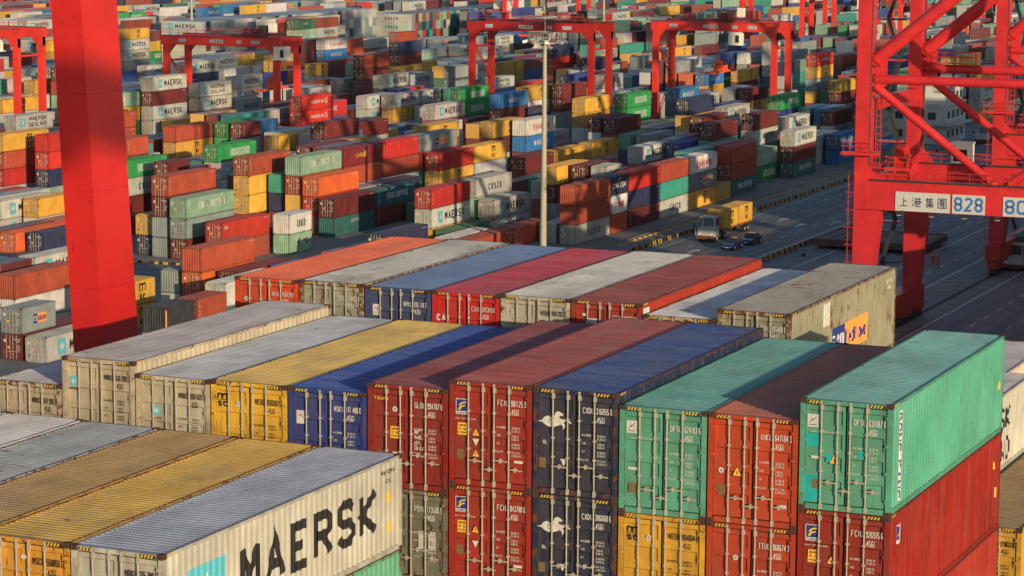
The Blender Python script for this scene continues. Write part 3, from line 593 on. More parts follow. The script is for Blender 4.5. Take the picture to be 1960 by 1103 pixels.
# one stack each: row number, front in decimetres, length (4 = forty foot), then the colour number of each tier from the ground up (+100: an object of its own)
STACKS = [(5,2475,4,3,102,111), (5,2616,4,10,8,114), (4,2608,4,102,102), (3,2404,4,113), (2,2401,4,101), (2,2534,4,101), (0,2600,4,114,101,101), (0,2727,2,101,115,124),
 (0,2793,4,100,106,111), (0,2918,4,114,107,101), (0,3042,4,103,118,115), (0,3168,2,3), (0,3233,4,119,101,101), (1,3443,4,110,108), (0,3549,4,119,100,102), (1,3782,4,2,20),
 (0,3805,4,117,117), (4,2825,4,113,100,103), (7,3303,4,0,103), (7,3454,4,2,103), (4,3168,4,0,1,102), (7,3636,4,6,108), (8,3642,4,19,0,100), (9,3650,4,11,13,100),
 (11,3726,4,8,2,103,103), (10,3856,4,7,2,110,110), (13,4506,2,6,2), (13,4582,2,2,2), (9,4033,4,20,4,6,117), (5,3464,4,4,19,14,3,106), (13,4843,4,4,3,117), (12,4994,4,3,0,103),
 (10,4243,4,1,14,2), (9,4457,4,9,3,100), (10,4448,4,2,1,4), (5,3654,4,11,1,3,102), (4,3446,4,0,18,2,100), (2,3318,4,2,20,7,100), (4,3613,4,12,0,6), (2,3529,4,5,7,102,100),
 (3,3808,4,4,20,102), (2,3976,4,8,2,100), (5,3949,4,13,2,5,110), (7,2524,4,125,100), (8,2536,4,0,111,116), (9,2543,4,3,3,101,108), (10,2552,4,0,106,107), (6,2340,2,108,114),
 (7,2653,4,100,119), (9,2670,4,12,2,101,122), (11,2689,4,12,20,7,100), (10,2683,4,2,4,3,0), (9,2794,4,1,13,101,111), (16,3070,4,11,6,103), (11,2509,4,0,103,103,101), (16,2877,4,16,2,110),
 (20,3138,4,14,103,101), (16,2607,4,100,114,110), (14,2629,2,1,2,100), (10,2245,4,104,104,100,101), (9,2238,4,100,118,108), (11,2256,4,106,103), (7,2221,4,1,123), (4,1828,4,17,116,101),
 (13,2196,4,116), (6,1721,4,113,101), (5,1531,2,100,118), (4,1527,4,102), (1,1596,2,2,126), (1,1661,2,14,101), (5,1835,4,2,104), (2,1772,4,19,113),
 (32,3490,4,2,13,103), (32,3629,4,11,5,102), (28,3195,4,0,13,120), (20,2642,4,2,111,101,103), (18,2670,4,108,106,112,112), (23,2934,4,0,12,12), (16,2300,4,2,102), (25,3494,4,12,102,102,100,102),
 (46,4949,4,5,104,102,102,103), (48,5333,4,7,10,3,0), (38,4477,4,4,2,102), (34,4279,4,2,17,6,102), (35,4476,4,1,2,113), (26,3715,4,6,0,102,120), (30,4254,4,102,102,102), (39,4969,2,11,8,3),
 (42,5387,2,1,3), (38,4966,2,21,3), (37,5177,4,5,0,0,0), (43,5835,4,0,2,6,14), (36,5219,4,0,0,117,115), (29,4356,2,19,13,14,103), (27,4233,4,1,14,1), (24,4012,4,8,3,102),
 (19,3521,4,14,12,112,112), (21,3694,4,8,1,21), (13,3050,4,1,6,6,100), (16,3344,4,20,2,100), (12,3026,4,0,1,3), (17,3446,4,6,3), (21,3901,4,17,2,102), (20,3949,4,2,103,102),
 (20,4078,4,2,5,120), (13,3458,4,14,1,1,102), (17,3839,4,6,0,110,110), (11,3071,4,2,5,1,103), (14,3706,4,0,3), (9,3187,4,4,14,0,103), (8,3248,4,2,0,117,115), (9,2930,4,1,7,11,118),
 (8,2923,4,10,103,111), (8,3051,4,18,113,103), (12,3865,4,15), (7,3169,4,0,100), (13,3740,4,2,1,100,117), (14,3930,4,9,5,115,103), (13,4028,4,7,4,100,100), (21,4486,4,5,17,120),
 (24,4997,4,16,3,103), (24,5127,4,14,5,0), (23,4097,4,1,6,6,102), (25,4502,4,20,0,4), (24,4498,4,15,18,102), (26,4793,4,6,9,3), (23,4432,4,12,7,104,104), (25,4872,4,2,2,2),
 (24,4280,4,15,0,0,100,101), (46,6164,4,16,1), (41,5785,4,1,1,14), (33,5329,4,2,6,8), (34,5332,4,2,4,7), (35,5280,4,9,5,0), (36,5629,4,3,16,0,101), (29,4760,4,4,1,3,100,106),
 (34,5528,4,0,4,14), (33,5573,4,4,16,2), (14,4304,4,8,17,13,102), (25,5882,4,0,3,7), (21,5357,4,4,2,118), (23,5782,4,3,4,3), (26,6380,4,1,6,3), (22,5908,4,2,3,0),
 (22,6171,4,13,0,5), (15,5186,4,11,0,0,5), (11,5022,4,7,7,7,8), (8,4815,4,1,3,104,103,112), (11,5200,4,5,0,1,3), (6,4779,4,4,100,103), (0,3966,2,7,4,101,100), (0,4033,4,17,14,8,103),
 (0,4823,4,103,102,102,103), (0,4953,4,11,3,0), (0,5083,4,2,0,17,100), (0,5213,2,3,1,1,2), (0,5276,2,20,20,8,2,1), (1,2603,4,18), (1,3123,4,7,6,7), (1,3253,4,0,0,1),
 (1,3643,4,2,8), (1,4033,4,20,4), (1,4823,4,15,0,2,2), (1,5016,2,2,12,2,8), (1,5083,2,1,2,7), (1,5213,4,8,0,7,2), (1,5343,4,18,0,12,4,4), (2,1916,2,15,17),
 (2,2863,2,13,4,102), (2,3773,4,2,2), (2,4823,4,20,0,0,2,103), (2,4953,4,3,3,3,3,3), (2,5146,2,2,4,2,1), (2,5213,4,21,0,19,0,102), (2,5343,4,6,0,6,6,6), (2,5473,4,15,5,1,9,1),
 (3,1853,4,14,100), (3,2213,4,18,106), (3,2863,4,6,3,100), (3,3253,4,3,20,105), (3,3643,4,15,1), (3,4033,2,19,8,17), (3,4096,2,3,14,13), (3,4823,4,0,2,2,0),
 (3,5213,2,1,8,8,8), (3,5276,2,16,11,14,12,0), (3,5343,2,7,3,0,3,1), (3,5406,2,2,11,2,2,0), (3,5473,4,16,11,13,13,2), (3,5603,4,4,2,0,10,2), (4,2473,4,109), (4,2993,4,1,11),
 (4,3316,2,1,1,4), (4,3383,2,4,4,12), (4,4033,4,0,2,7), (4,4823,4,0,5,3), (4,4953,4,4,4,0,4), (4,5473,4,13,9,1,2,1), (4,5733,2,2,3,6,1,2), (4,5796,2,9,2,10,2,10),
 (5,1593,4,100), (5,1723,2,103,103), (5,2213,2,12), (5,2276,2,19), (5,2406,2,12), (5,2863,2,1,2), (5,4823,4,0,8,8,108), (5,4953,4,0,0,0,4),
 (5,5083,2,2,6,11,11), (5,5146,2,2,4,7,0,17), (5,5276,2,1,0,1,1,14), (5,5343,4,1,1,12,1,1), (5,5863,4,12,0,0,3,0), (6,2733,4,9), (6,2993,4,0), (6,3123,4,7),
 (6,3643,4,2,102), (6,4033,4,19,19,5), (6,4163,4,7,0), (6,4423,2,15,18,2), (6,4953,4,19,0,111), (6,5083,4,17,6,17), (6,5213,4,2,2,2,5,102), (6,5473,4,2,11,11),
 (6,5603,4,12,0,3,3,4), (6,5733,4,4,10,4,4), (6,5993,4,4,2,6,1), (6,6123,4,0,0,5,0), (6,6253,4,0,2,21,0), (6,6383,4,7,7,3,12,8), (6,6513,4,12,13,12,19,12), (7,3773,4,8,6),
 (7,4226,2,0,2), (7,4486,2,20,0,1,2,106), (7,4823,4,4,10), (7,4953,4,2,0,11), (7,5083,4,9,3,11,109), (7,5213,4,1,0,20,7), (7,5343,4,1,1,1), (7,5473,4,0,3,2),
 (7,5603,4,20,6,2,2), (7,5733,4,3,3,3,4,3), (7,5863,4,6,1,6,6,6), (7,6056,2,0,1,0,2), (7,6123,4,9,4,3,10,0), (7,6253,4,4,19,17,3), (7,6513,2,7,0,10,4,0), (8,1786,2,0,0),
 (8,1853,4,102,102), (8,2343,4,0), (8,2666,2,7,2), (8,2733,4,0,6), (8,3383,4,6), (8,3773,2,17,13), (8,3836,2,8,3), (8,3903,2,12,3),
 (8,3966,2,4,8), (8,5083,4,6,4,13), (8,5213,4,2,2,0,7), (8,5343,4,0,6,0,0), (8,5603,4,1,1,1,1,1), (8,5733,4,4,2,9,7,7), (8,5993,4,18,14,2,2), (8,6123,4,2,1,2,0),
 (8,6383,4,8,21,13,21,8), (8,6773,4,0,14,0,0,9), (9,1723,4,19,19), (9,3836,2,3,12), (9,3903,2,2,2), (9,5213,4,5,2,0), (9,5406,2,12,12,12,4), (9,5473,2,9,9,9,0,1),
 (9,5603,4,13,5,0,14,0), (9,5733,4,21,3,20,0,3), (9,5863,4,16,21,18,14,18), (9,5993,2,12,12,12,21,1), (9,6123,4,16,10,16,0), (9,6253,4,2,6,13,1), (9,6383,2,20,18,2,2,1), (9,6643,4,4,14,5,3,2),
 (9,6836,2,0,0,7,0,4), (9,6903,4,16,16,2,2,14), (10,3706,2,4,2), (10,5213,4,2,2,0,101), (10,5343,4,3,16,0,2), (10,5603,4,4,1,7,3,0), (10,5733,4,0,17,1,17,19), (10,5993,4,3,3,13,1,13),
 (10,6253,4,17,8,12,12,21), (10,6383,4,20,3,13,6,3), (10,6773,4,2,19,16,19,3), (11,3513,4,0), (11,3903,4,0,3,2), (11,4293,4,0,14,1), (11,4823,4,1,10), (11,5343,2,6,2,1,2,13),
 (11,5406,2,2,5,0,0), (11,5473,2,0,1,1,1,1), (11,5536,2,2,2,2,2,17), (11,6383,4,5,13,9,13,2), (11,6513,4,1,1,1,1,2), (11,6643,4,6,2,9,10,0), (11,6903,4,1,0,0,0,2), (12,2213,4,106),
 (12,2343,4,100), (12,2603,2,4,20), (12,2733,4,0,0), (12,3383,4,14,8,2), (12,4163,4,14,14,14), (12,4293,4,14,13,4), (12,4823,4,1), (12,5213,4,2,19,2,2,102),
 (12,5343,4,4,8,6,4), (12,5733,4,2,17,12), (12,5993,4,2,21,18,2,2), (12,6123,2,8,8,8,8), (12,6513,4,6,1,6,6,8), (12,6706,2,13,13,6,13), (12,6773,4,18,18,18,2,18), (12,7623,4,3,15,4,15),
 (12,7816,2,7,7,8,7,7), (13,2603,4,16,13), (13,2733,4,15), (13,5213,4,10,15,1), (13,5406,2,1,4,14,1), (13,5473,4,4,4,4), (13,5603,4,12,6,6), (13,5863,4,17,17,0),
 (13,6123,4,2,2,2,2,13), (13,6253,2,16,19,4,5,1), (13,6316,2,5,19,0,0,4), (13,6383,4,0,14,16,8), (13,6513,4,0,0,0,14,3), (13,6643,4,2,8,8,8), (13,6773,4,20,2,20,1), (13,7163,4,4,4,10,10),
 (13,7623,4,14,5,0,14,14), (13,7753,4,2,6,2,2), (13,7883,2,1,1,16,5,2), (13,7946,2,8,2,2,8,2), (14,2213,4,0), (14,2343,2,1), (14,2406,2,2,116), (14,2733,4,4),
 (14,2993,4,2,2), (14,3123,4,15,20,15), (14,3253,4,19,14), (14,3383,4,0,6), (14,3513,2,1,6,19), (14,4823,4,8,4,16), (14,4953,4,0,10), (14,5083,4,8,10),
 (14,5213,4,4,4,4,113), (14,5343,4,1,2,6,6), (14,5473,4,2,2,2,3), (14,5863,4,8,0,7), (14,5993,4,0,8,3,0), (14,6123,4,2,2,0,2,20), (14,6446,2,2,1,2,0,2), (14,6643,4,18,17,19,17,17),
 (14,6773,4,3,2,2,0,2), (14,6903,4,4,4,8,7), (14,7033,4,2,3,12,3), (14,7883,4,6,6,1,6), (15,2343,4,2,103), (15,2796,2,14), (15,2863,4,2), (15,3056,2,2,2),
 (15,3123,4,19,1,2), (15,3316,2,1,20), (15,3513,4,14,13), (15,4293,4,8,2,3), (15,4823,4,4,4,16,104), (15,4953,4,0,2,4), (15,5603,4,3,6,13,4), (15,5733,4,4,6,2,4),
 (15,5926,2,2,10,1), (15,5993,4,16,11,13,8), (15,6123,4,2,19,2,2,10), (15,6643,4,5,0,5,5), (15,6836,2,3,6,1,1,4), (15,7033,4,2,0,2,11,14), (15,7163,4,10,20,8,3), (15,7623,4,10,0,13,12,8),
 (15,7753,4,10,14,10,14), (15,7883,4,3,4,4,4,12), (15,8013,4,16,0,14,16), (15,8143,4,7,13,15,2,14), (16,2733,4,4,1), (16,3773,4,12,0), (16,4096,2,17,0,0,12), (16,4293,4,2,5,5,105),
 (16,4423,2,0,0,3,0), (16,4823,4,19,0,0,0), (16,4953,4,10,4,17,2), (16,5083,4,1,13,18), (16,5213,2,8,10,18), (16,5473,4,1,1,15,1), (16,5863,4,12,4,6), (16,5993,4,2,8,2,0),
 (16,6123,2,9,17,0,9), (16,6186,2,3,20,12,3), (16,6643,4,0,16,2,2,2), (16,6773,2,5,16,5,5,5), (16,7033,4,4,4,4,0,14), (16,7623,4,2,4,1,0), (16,7753,2,20,10,20,8,20), (16,7883,4,17,3,1,12,6),
 (17,2343,4,12,2), (17,2666,2,5,0,0,101), (17,2733,4,8,19), (17,2863,4,4,10), (17,3123,4,2,2,2), (17,3253,2,2,5,2), (17,3643,2,11,6), (17,3706,2,0,4,2),
 (17,4823,4,2,0,2), (17,5083,4,4,7,16), (17,5213,4,2,5,5), (17,5343,4,10,0,6), (17,5733,4,10,1,2,1), (17,5993,4,4,4,2,17), (17,6123,2,5,5,2,5,8), (17,6186,2,2,7,2,1),
 (17,6253,4,0,0,13,1,1), (17,6773,4,3,3,0,0,0), (17,7163,4,13,14,3,2,9), (17,7623,4,20,3,20,20,20), (17,7753,2,16,0,6,0,3), (17,7816,2,16,0,4,16,2), (17,7883,4,2,19,2,2,10), (17,8143,2,8,8,8,1,8),
 (18,2473,4,14), (18,2863,4,14,2), (18,3123,4,4), (18,3253,2,18,18,100), (18,3316,2,1,1,17), (18,3643,4,0,0), (18,3773,4,17), (18,3903,4,10),
 (18,4163,4,0,0,12), (18,4823,4,7,2,2,106), (18,4953,4,8,8), (18,5083,4,5,5), (18,5343,4,6,13,3), (18,5993,2,13,19,12,1), (18,6056,2,2,3,3,7), (18,6253,2,19,1,2,0,19),
 (18,6316,2,11,5,5), (18,6773,4,7,1,3,0,7), (18,6903,4,2,8,9,2), (18,7033,4,6,3,20,12), (18,7163,4,10,2,4,6,5), (18,7623,4,3,0,3,0,12), (18,7883,4,5,1,0,1,15), (18,8013,4,7,2,1,10,10),
 (18,8143,4,8,8,1,8,8), (18,8793,2,3,3,3,21,3), (18,8856,2,1,2,1,12), (19,2536,2,5), (19,2603,2,1), (19,2733,4,20), (19,2863,4,9), (19,3123,4,14),
 (19,3253,4,2,10,110), (19,3383,4,4,4), (19,3773,4,1), (19,3903,4,18), (19,4033,4,2,2), (19,4163,4,17,17,7), (19,4423,4,12,2), (19,4823,2,13,6,2),
 (19,4886,2,2,2,2,0,7), (19,4953,4,5,5,8), (19,5083,4,0,2), (19,5213,2,2,18), (19,5276,2,2,2), (19,5603,2,1,2), (19,5666,2,0,13), (19,5733,4,14,11),
 (19,6316,2,0,0,0,1), (19,6773,2,4,15,15,15), (19,6903,4,6,15,5,0,14), (19,7033,4,14,14,11,14,0), (19,7623,4,1,17,7,14), (19,7883,4,13,13,15,13), (19,8013,4,5,11,5,2,2), (19,8793,4,5,4,20,20),
 (20,3383,4,15,8), (20,3643,4,11,5), (20,4823,4,3,3,3), (20,4953,4,5,3,3,3), (20,5083,4,0,9,1), (20,5213,4,13,4), (20,5343,4,15,1), (20,5733,4,3,2),
 (20,5863,4,1,0), (20,6253,4,13,3,2,3), (20,6383,2,4,19,14,0), (20,6513,2,8,20,17,8), (20,6773,4,0,2,2,2,2), (20,6903,4,10,3,2,2), (20,7753,4,2,4,5,3,0), (20,7883,4,7,7,7,2,7),
 (20,8533,4,2,4,5,3), (20,8793,2,16,7,5,19), (21,2993,4,1,7), (21,3186,2,1,18), (21,3253,4,15,1), (21,3383,4,7,7,7), (21,3513,4,1,1,114), (21,4033,4,0,1),
 (21,4823,4,2,6,1,111,106), (21,4953,2,8,2,2), (21,5016,2,18,1,11,12), (21,5213,4,8,3), (21,5733,4,8,16), (21,5863,4,4,17), (21,6186,2,4,4), (21,6383,4,0,0,2,1),
 (21,6643,4,2,0,2,2), (21,6773,4,2,1,1), (21,7033,4,0,18,0,2), (21,7623,4,9,9,8,9,9), (21,7753,4,2,0,1,8,1), (21,8143,4,0,4,9,2,17), (21,8663,4,10,4,10,10), (21,8793,4,1,8,12,0),
 (22,2993,4,12,2,101,101), (22,3123,4,10,1), (22,3253,4,1,12), (22,3383,2,8,2,0), (22,3773,4,15,1), (22,3903,4,1,1), (22,4096,2,19,16,5), (22,4163,2,8,1,12),
 (22,4823,4,13,0), (22,5016,2,2,2,13,0), (22,5343,4,0,2), (22,5473,4,2,2,3), (22,6383,2,0,15,10,17), (22,6446,2,13,18,3,7), (22,6643,4,14,3,15,7), (22,6773,2,9,9,9,1),
 (22,6836,2,21,0,12,2,12), (22,6903,4,17,17,12,5,14), (22,7753,4,0,8,21,7,21), (22,8013,4,6,13,9,20,17), (22,8793,4,0,0,0,0,0), (23,3123,4,2,4), (23,3253,4,20,5), (23,3383,4,0,19,3),
 (23,3643,4,0,0,0), (23,3836,2,3,9,0), (23,3903,4,2,8), (23,4953,4,18,1), (23,5343,4,1,4), (23,5473,2,13,17), (23,5603,4,11,10,6), (23,5993,4,6,5,2,4),
 (23,6123,4,16,20), (23,6643,4,2,2,2,10,13), (23,6773,4,3,19,0,13), (23,6903,4,20,3,20,1,3), (23,7163,4,15,13,13,0), (23,7623,4,1,14,2,14), (23,8013,4,4,2,13,4,12), (24,2863,4,0,4,0),
 (24,3513,4,5,3), (24,5603,4,1,5,20,1), (24,5993,4,0,0,19,0,0), (24,6253,4,2,2), (24,6383,4,4,7,11,4), (24,6513,2,6,2,9,2), (24,6576,2,17,15,17), (24,6643,4,0,2),
 (24,6773,4,11,11,11,11,1), (24,6903,4,2,12,9,19), (24,7033,2,12,12,11,1,1), (24,7163,4,19,2,9,17,3), (24,8013,4,3,20,20,12,2), (24,8273,4,4,11,12,0,0), (25,3253,4,19,4,112), (25,3643,4,0,4),
 (25,4033,4,13,2,13), (25,4226,2,12,1), (25,5083,4,6), (25,5473,4,0,1,0), (25,5603,4,9,1,9,9,102), (25,6123,4,1,0,0,0,9), (25,6253,4,7,14), (25,6643,4,1,16,1,14),
 (25,6773,4,8,2,1,16,3), (25,7033,4,1,14,0,1), (25,8013,4,4,4,4,4), (25,8206,2,4,4,9,14,1), (26,3123,4,2,1), (26,3253,4,0,13), (26,3383,4,8,10,3,108), (26,4033,4,1,16,15),
 (26,4163,4,0,1), (26,4293,4,12,8,114), (26,4953,4,0,0,0), (26,5083,4,6,6,6), (26,5213,4,2,13,0), (26,5343,4,2,2,4), (26,5473,4,1,5,10), (26,5603,4,2,6,4,2,2),
 (26,5733,4,7,2,2,17), (26,5926,2,20,6,3,2), (26,5993,4,6,0,16,0), (26,6123,4,1,3,0,1,8), (26,6253,2,2,2,2,15,1), (26,6316,2,15,3), (26,6643,2,3,3,0,4), (26,6773,2,2,3,3,3,3),
 (26,6903,4,4,1,4,0,4), (26,7033,4,3,17,3,2), (26,7753,4,4,1,1,1), (26,8076,2,13,7,12,7), (26,8143,4,2,0,16,0,0), (26,8273,4,6,3,6,3,10), (27,3253,4,4,19), (27,3513,4,8,2,11,4),
 (27,3643,4,2,0), (27,4423,4,8,10,7,8), (27,4953,4,4,3,20), (27,5083,4,7,7,7,120), (27,5213,4,13,1,18), (27,5603,4,3,2,3,17,2), (27,5733,2,11,19,19,4,1), (27,5796,2,7,7,11,7,21),
 (27,5993,2,3,11,2,3,8), (27,6056,2,19,19,16,19,0), (27,6253,4,2,0,1,5,18), (27,6383,4,8,8,8,8), (27,6513,4,2,3,2,0), (27,6643,4,6,2,10,2,7), (27,6773,4,16,0,4,6), (27,6903,4,13,15,3,2,13),
 (27,7163,4,1,4,1,1), (27,8013,4,11,3,13,0), (27,8143,4,5,5,0,3,5), (28,3383,4,8,2), (28,3513,4,12,19,6,12), (28,3773,4,0,2,3), (28,3903,4,2), (28,4953,4,0,21,20),
 (28,5083,4,16,2,14), (28,5473,4,0,13,0), (28,5603,4,11,8,3,11,13), (28,5733,4,13,1,7,7,7), (28,5863,4,10,16,10,10,17), (28,5993,2,11,4,11,8,14), (28,6056,2,5,5,12,5,10), (28,6186,2,16,16,3,0,8),
 (28,6253,2,2,8,2,3,8), (28,6513,4,12,12,3,12), (28,6643,4,16,14,3,14), (28,6773,4,5,12,15,4,19), (28,6903,2,0,0,12,7,0), (28,6966,2,0,2,2,2,21), (28,7033,4,0,0,0,19,0), (28,7163,4,15,0,0,13,5),
 (28,7623,4,0,2,9,1), (28,8013,2,2,2,4,3), (28,8076,2,6,5,7,5), (28,8143,4,7,7,7,2), (28,8533,4,8,3,2), (29,3253,4,1,1), (29,3383,4,2,1), (29,3513,4,1,7,2,14),
 (29,3773,4,4,17,0), (29,4163,4,10), (29,5016,2,0,14,2), (29,5083,4,2,16,2), (29,5473,4,2,2,3), (29,5603,4,0,3,14,3), (29,5733,4,4,20,16,2,2), (29,5863,4,2,12,0,14,3),
 (29,6253,2,14,7,3,8,2), (29,6316,2,3,1,8,1,1), (29,6773,4,7,5,5,5), (29,6903,2,1,1,6,3,19), (29,7033,4,0,17,11,0,17), (29,8143,2,7,8,20,7,7), (29,8206,2,18,18,2,8,17), (29,8663,2,9,1,13,4),
 (30,4423,2,8,17,105,103), (30,4486,2,2,1,16), (30,4823,4,1,1,1), (30,5603,4,7,20,20,120), (30,5733,4,0,0,0,17), (30,5863,4,7,7,7,0), (30,5993,4,6,3,17,6,3), (30,6123,2,2,1,21,2,2),
 (30,6186,2,4,4,4,2,4), (30,6253,4,21,3,4,21,9), (30,6643,4,1,8,8,1,0), (30,7163,4,16,1,21,1,1), (30,7753,4,20,7,1,7,7), (30,7883,4,2,3,5,0,14), (30,8143,4,2,13,13,5,2), (30,8403,2,4,2,4,0,13),
 (30,8466,2,0,0,18,2,0), (30,9443,2,0,0,17,2,2), (31,3643,4,0,4,108,101,100), (31,3966,2,8,5,14), (31,4033,4,16,0,5), (31,4423,4,1,4), (31,5603,4,2,2,4,2), (31,5733,4,20,12,2,13),
 (31,5993,4,4,0,5,4,5), (31,6253,2,2,5,2,4,7), (31,6316,2,5,5,2,8,7), (31,6383,4,9,1,19,9,11), (31,6513,4,13,6,0,7,2), (31,6643,4,2,1,0,1,3), (31,6773,4,1,4,16,10,9), (31,6903,4,5,13,0,0),
 (31,7033,2,2,6,8,8), (31,7096,2,2,0,0,0), (31,7163,4,10,2,2,0), (31,7753,4,0,2,16,16,16), (31,8013,4,2,2,1,0,0), (31,8273,4,8,8,8,8,2), (31,8403,4,13,0,3,3), (32,3773,4,12,7,17,119),
 (32,3903,4,7,3,3), (32,4423,4,0,21), (32,4953,4,3,8,4), (32,5343,4,17,3), (32,5473,4,0,3), (32,5603,2,20,20), (32,5733,4,7,2,3,6), (32,5993,4,19,10,3,6,3),
 (32,6253,4,3,6,2,3,2), (32,6643,4,1,14,1,1,1), (32,6903,4,19,0,15,1), (32,7033,4,1,2,2,14,3), (32,7163,4,15,0,0,0,0), (32,7623,4,8,1,0,0,8), (32,8143,4,5,3,9,5,14), (33,3513,4,8,1,13),
 (33,3643,2,3,3,3,103), (33,3706,2,2,2,0,2), (33,3773,4,0,13,13,13), (33,3903,4,0,7,13), (33,4423,4,14,0), (33,5733,2,2,2,2), (33,5796,2,4,4,4,16), (33,5993,4,2,2,1,2,2),
 (33,6123,4,4,6,8,4,20), (33,6383,4,14,14,16,18,2), (33,6513,4,0,8,6,12,7), (33,6773,2,14,0,2,10,17), (33,7033,2,11,0,3,3,1), (33,7226,2,3,3,14,0,13), (33,7623,4,2,2,2,1,2), (33,7753,4,19,19,2,15,19),
 (34,3513,4,19,14,19), (34,3643,4,0,2,2), (34,3903,4,14,8,2), (34,4823,4,8), (34,5083,4,2,2,14), (34,5666,2,0,4,9), (34,5733,2,8,8,2), (34,5993,4,20,1,0,20),
 (34,6123,4,8,4,1,1,1), (34,6513,4,3,6,0,0,0), (34,6643,4,1,13,1,1,1), (34,7163,2,0,8,14,8,8), (34,7226,2,13,1,14,1,20), (35,3513,4,3,10,2,7), (35,3643,4,5,3,12,102), (35,3903,4,1,12,16,16),
 (35,4163,4,8,0,2), (35,4293,4,2,1,1,13), (35,4823,4,2,2), (35,5863,4,7,11,11), (35,6123,4,4,3,4,0,4), (35,6383,4,1,1,0,1,1), (35,7163,4,1,12,1,12,1), (35,7623,4,7,2,4,0,7),
 (36,3773,2,14,3,1,13,11), (36,3836,2,0,3,3,3), (36,3903,4,2,1,2,2), (36,4033,4,1,3,2,13), (36,4163,2,10,5,3,3), (36,4823,4,2), (36,4953,4,2,1,3), (36,5343,4,12,12),
 (36,5863,4,0,18,18), (36,5993,2,7,4,4), (36,6056,2,10,5,17), (36,6123,2,2,5,5), (36,6186,2,1,3,7), (36,6253,4,0,1,0), (37,3773,4,2,2,9,5,2), (37,4033,4,2,2,2,2),
 (37,4953,4,3,15), (37,5343,4,0,0), (37,5863,4,15,15,15), (37,6123,2,14,14,13), (37,6186,2,2,5,3), (37,6383,4,14,3,19), (37,7623,4,1,0,17,10,0), (38,3903,4,6,6,6,20,100),
 (38,4033,4,16,5,5,17), (38,4163,4,0,9,9,9), (38,5213,2,9,2,3), (38,5603,4,15,3), (38,7623,4,2,6,2,2), (39,4163,4,5,7,5,5), (39,4293,4,3,3), (39,4823,4,0,0,2),
 (39,5083,4,9,15), (39,5733,4,5,5), (39,6643,4,17,2,17,13,5), (39,7623,4,5,1,0,12), (39,8013,4,12,6,11,10,20), (39,8143,2,5,5,5,5), (40,4163,4,9,12,6,4), (40,4823,4,9,2,2),
 (40,4953,4,12,12,12), (40,5343,2,19,4,19), (40,5473,4,15,1), (40,7623,2,4,0,2,2), (40,7686,2,3,3,3,3), (40,7753,4,2,13,8,12), (40,7883,4,4,2,4,4), (40,8013,4,15,10,18,11),
 (41,4033,2,6,6,18,6,6), (41,4953,4,2,2,20), (41,5343,4,0,13,13), (41,6773,4,13,10,4), (41,7753,4,2,0,2,14), (42,4163,4,2,11,11,17,0), (42,4293,4,2,8,4,0), (42,4423,4,2,3,2,3,103),
 (42,4953,4,13,10), (42,5603,4,9,9,9,108,109), (42,5733,4,2,0,1,2,1), (42,6253,4,19,14), (42,6903,2,17,17,4,17), (42,6966,2,10,3,2,12), (42,7163,4,2,14,2,2), (42,7623,2,0,5,2,6),
 (42,7816,2,1,0,0,0), (42,8013,4,9,2,2,7), (42,8143,4,1,17,17,3), (42,8403,4,0,17,14,0), (43,4293,4,5,0,3,2), (43,4423,4,12,6,14,6), (43,5083,2,16,5), (43,5343,4,3,13),
 (43,5473,4,11,2), (43,5603,2,3,5), (43,5666,2,2,2,0,2,0), (43,6903,4,2,0), (43,7623,4,2,4,2), (43,8013,4,2,2,4), (44,4293,4,14,19,17,2,4), (44,4423,4,16,16,14,16,2),
 (44,5146,2,2,3), (44,5213,4,2,9), (44,5473,4,5,10), (44,5603,2,10,12), (44,5666,2,12,2,8,9,12), (44,5733,4,0,13,13,2,3), (44,5863,4,12,2,2,3,2), (44,6446,2,0,0),
 (44,6903,2,5,5,5,5), (44,6966,2,17,1), (44,7033,4,17,4,4), (44,7163,4,15,15,15,15,15), (44,7623,4,2,3,16,2), (44,7883,4,19,13,0), (44,8013,4,7,2,12), (44,8143,4,2,16,0,16),
 (45,4423,2,0,6,5,6,4), (45,5213,4,4,4), (45,5343,4,1,2), (45,5473,4,3,0), (45,5603,4,16,5,16,16,13), (45,5733,4,2,4,1,7,1), (45,6253,2,4,4), (45,6316,2,13,7),
 (45,6383,4,12,5), (45,6903,4,4,2,6,4), (45,7033,2,1,17,1,1), (45,7096,2,13,13,4,1), (45,7163,4,11,2,12,1,13), (45,7623,4,4,21,0), (45,8143,4,11,11,3,6), (46,4823,2,8,0,0),
 (46,7753,4,1,0,0), (46,8013,4,4,3,4), (46,8143,4,4,20,7,6,2), (47,4423,4,8,0,1,0,19), (47,4823,4,17,5,2,102), (47,4953,4,3,1,1,1), (47,7623,4,0,1,3), (47,7753,4,2,0,1,2),
 (47,8013,4,3,0,12,8), (48,4953,4,2,2), (48,5213,2,17,5,5,2), (48,5473,4,0,2,0,100), (48,5603,4,2,2,13,12), (48,5733,4,8,8,8,5), (48,5863,4,1,1,7,4), (48,6383,4,14,1,2),
 (48,6513,2,6,7,7,0,6), (48,6576,2,7,0,2,17), (48,6773,4,1,6,16), (48,6903,4,3,0,0,13,2), (48,7033,4,0,2,8,9,0), (48,7163,4,6,8,4), (48,7753,4,19,3,5,19,0), (48,7883,4,20,20,20),
 (48,8013,4,0,3,6,4,2), (48,8273,4,0,2,2,2), (48,8533,4,0,0,4,14), (49,4953,4,14,8,3), (49,5406,2,0,16,9,20), (49,5473,4,0,2,10,0), (49,6513,4,11,18,4,4), (49,6643,2,1,2),
 (49,6706,2,4), (49,6773,4,9,1,0,14), (49,6903,4,2,11,2,6,4), (49,7033,4,7,0,0,0,2), (49,7226,2,19,7,8,0), (49,7883,4,19,1,4,3), (49,8013,4,3,3,2,0), (49,8273,4,14,14,18,14),
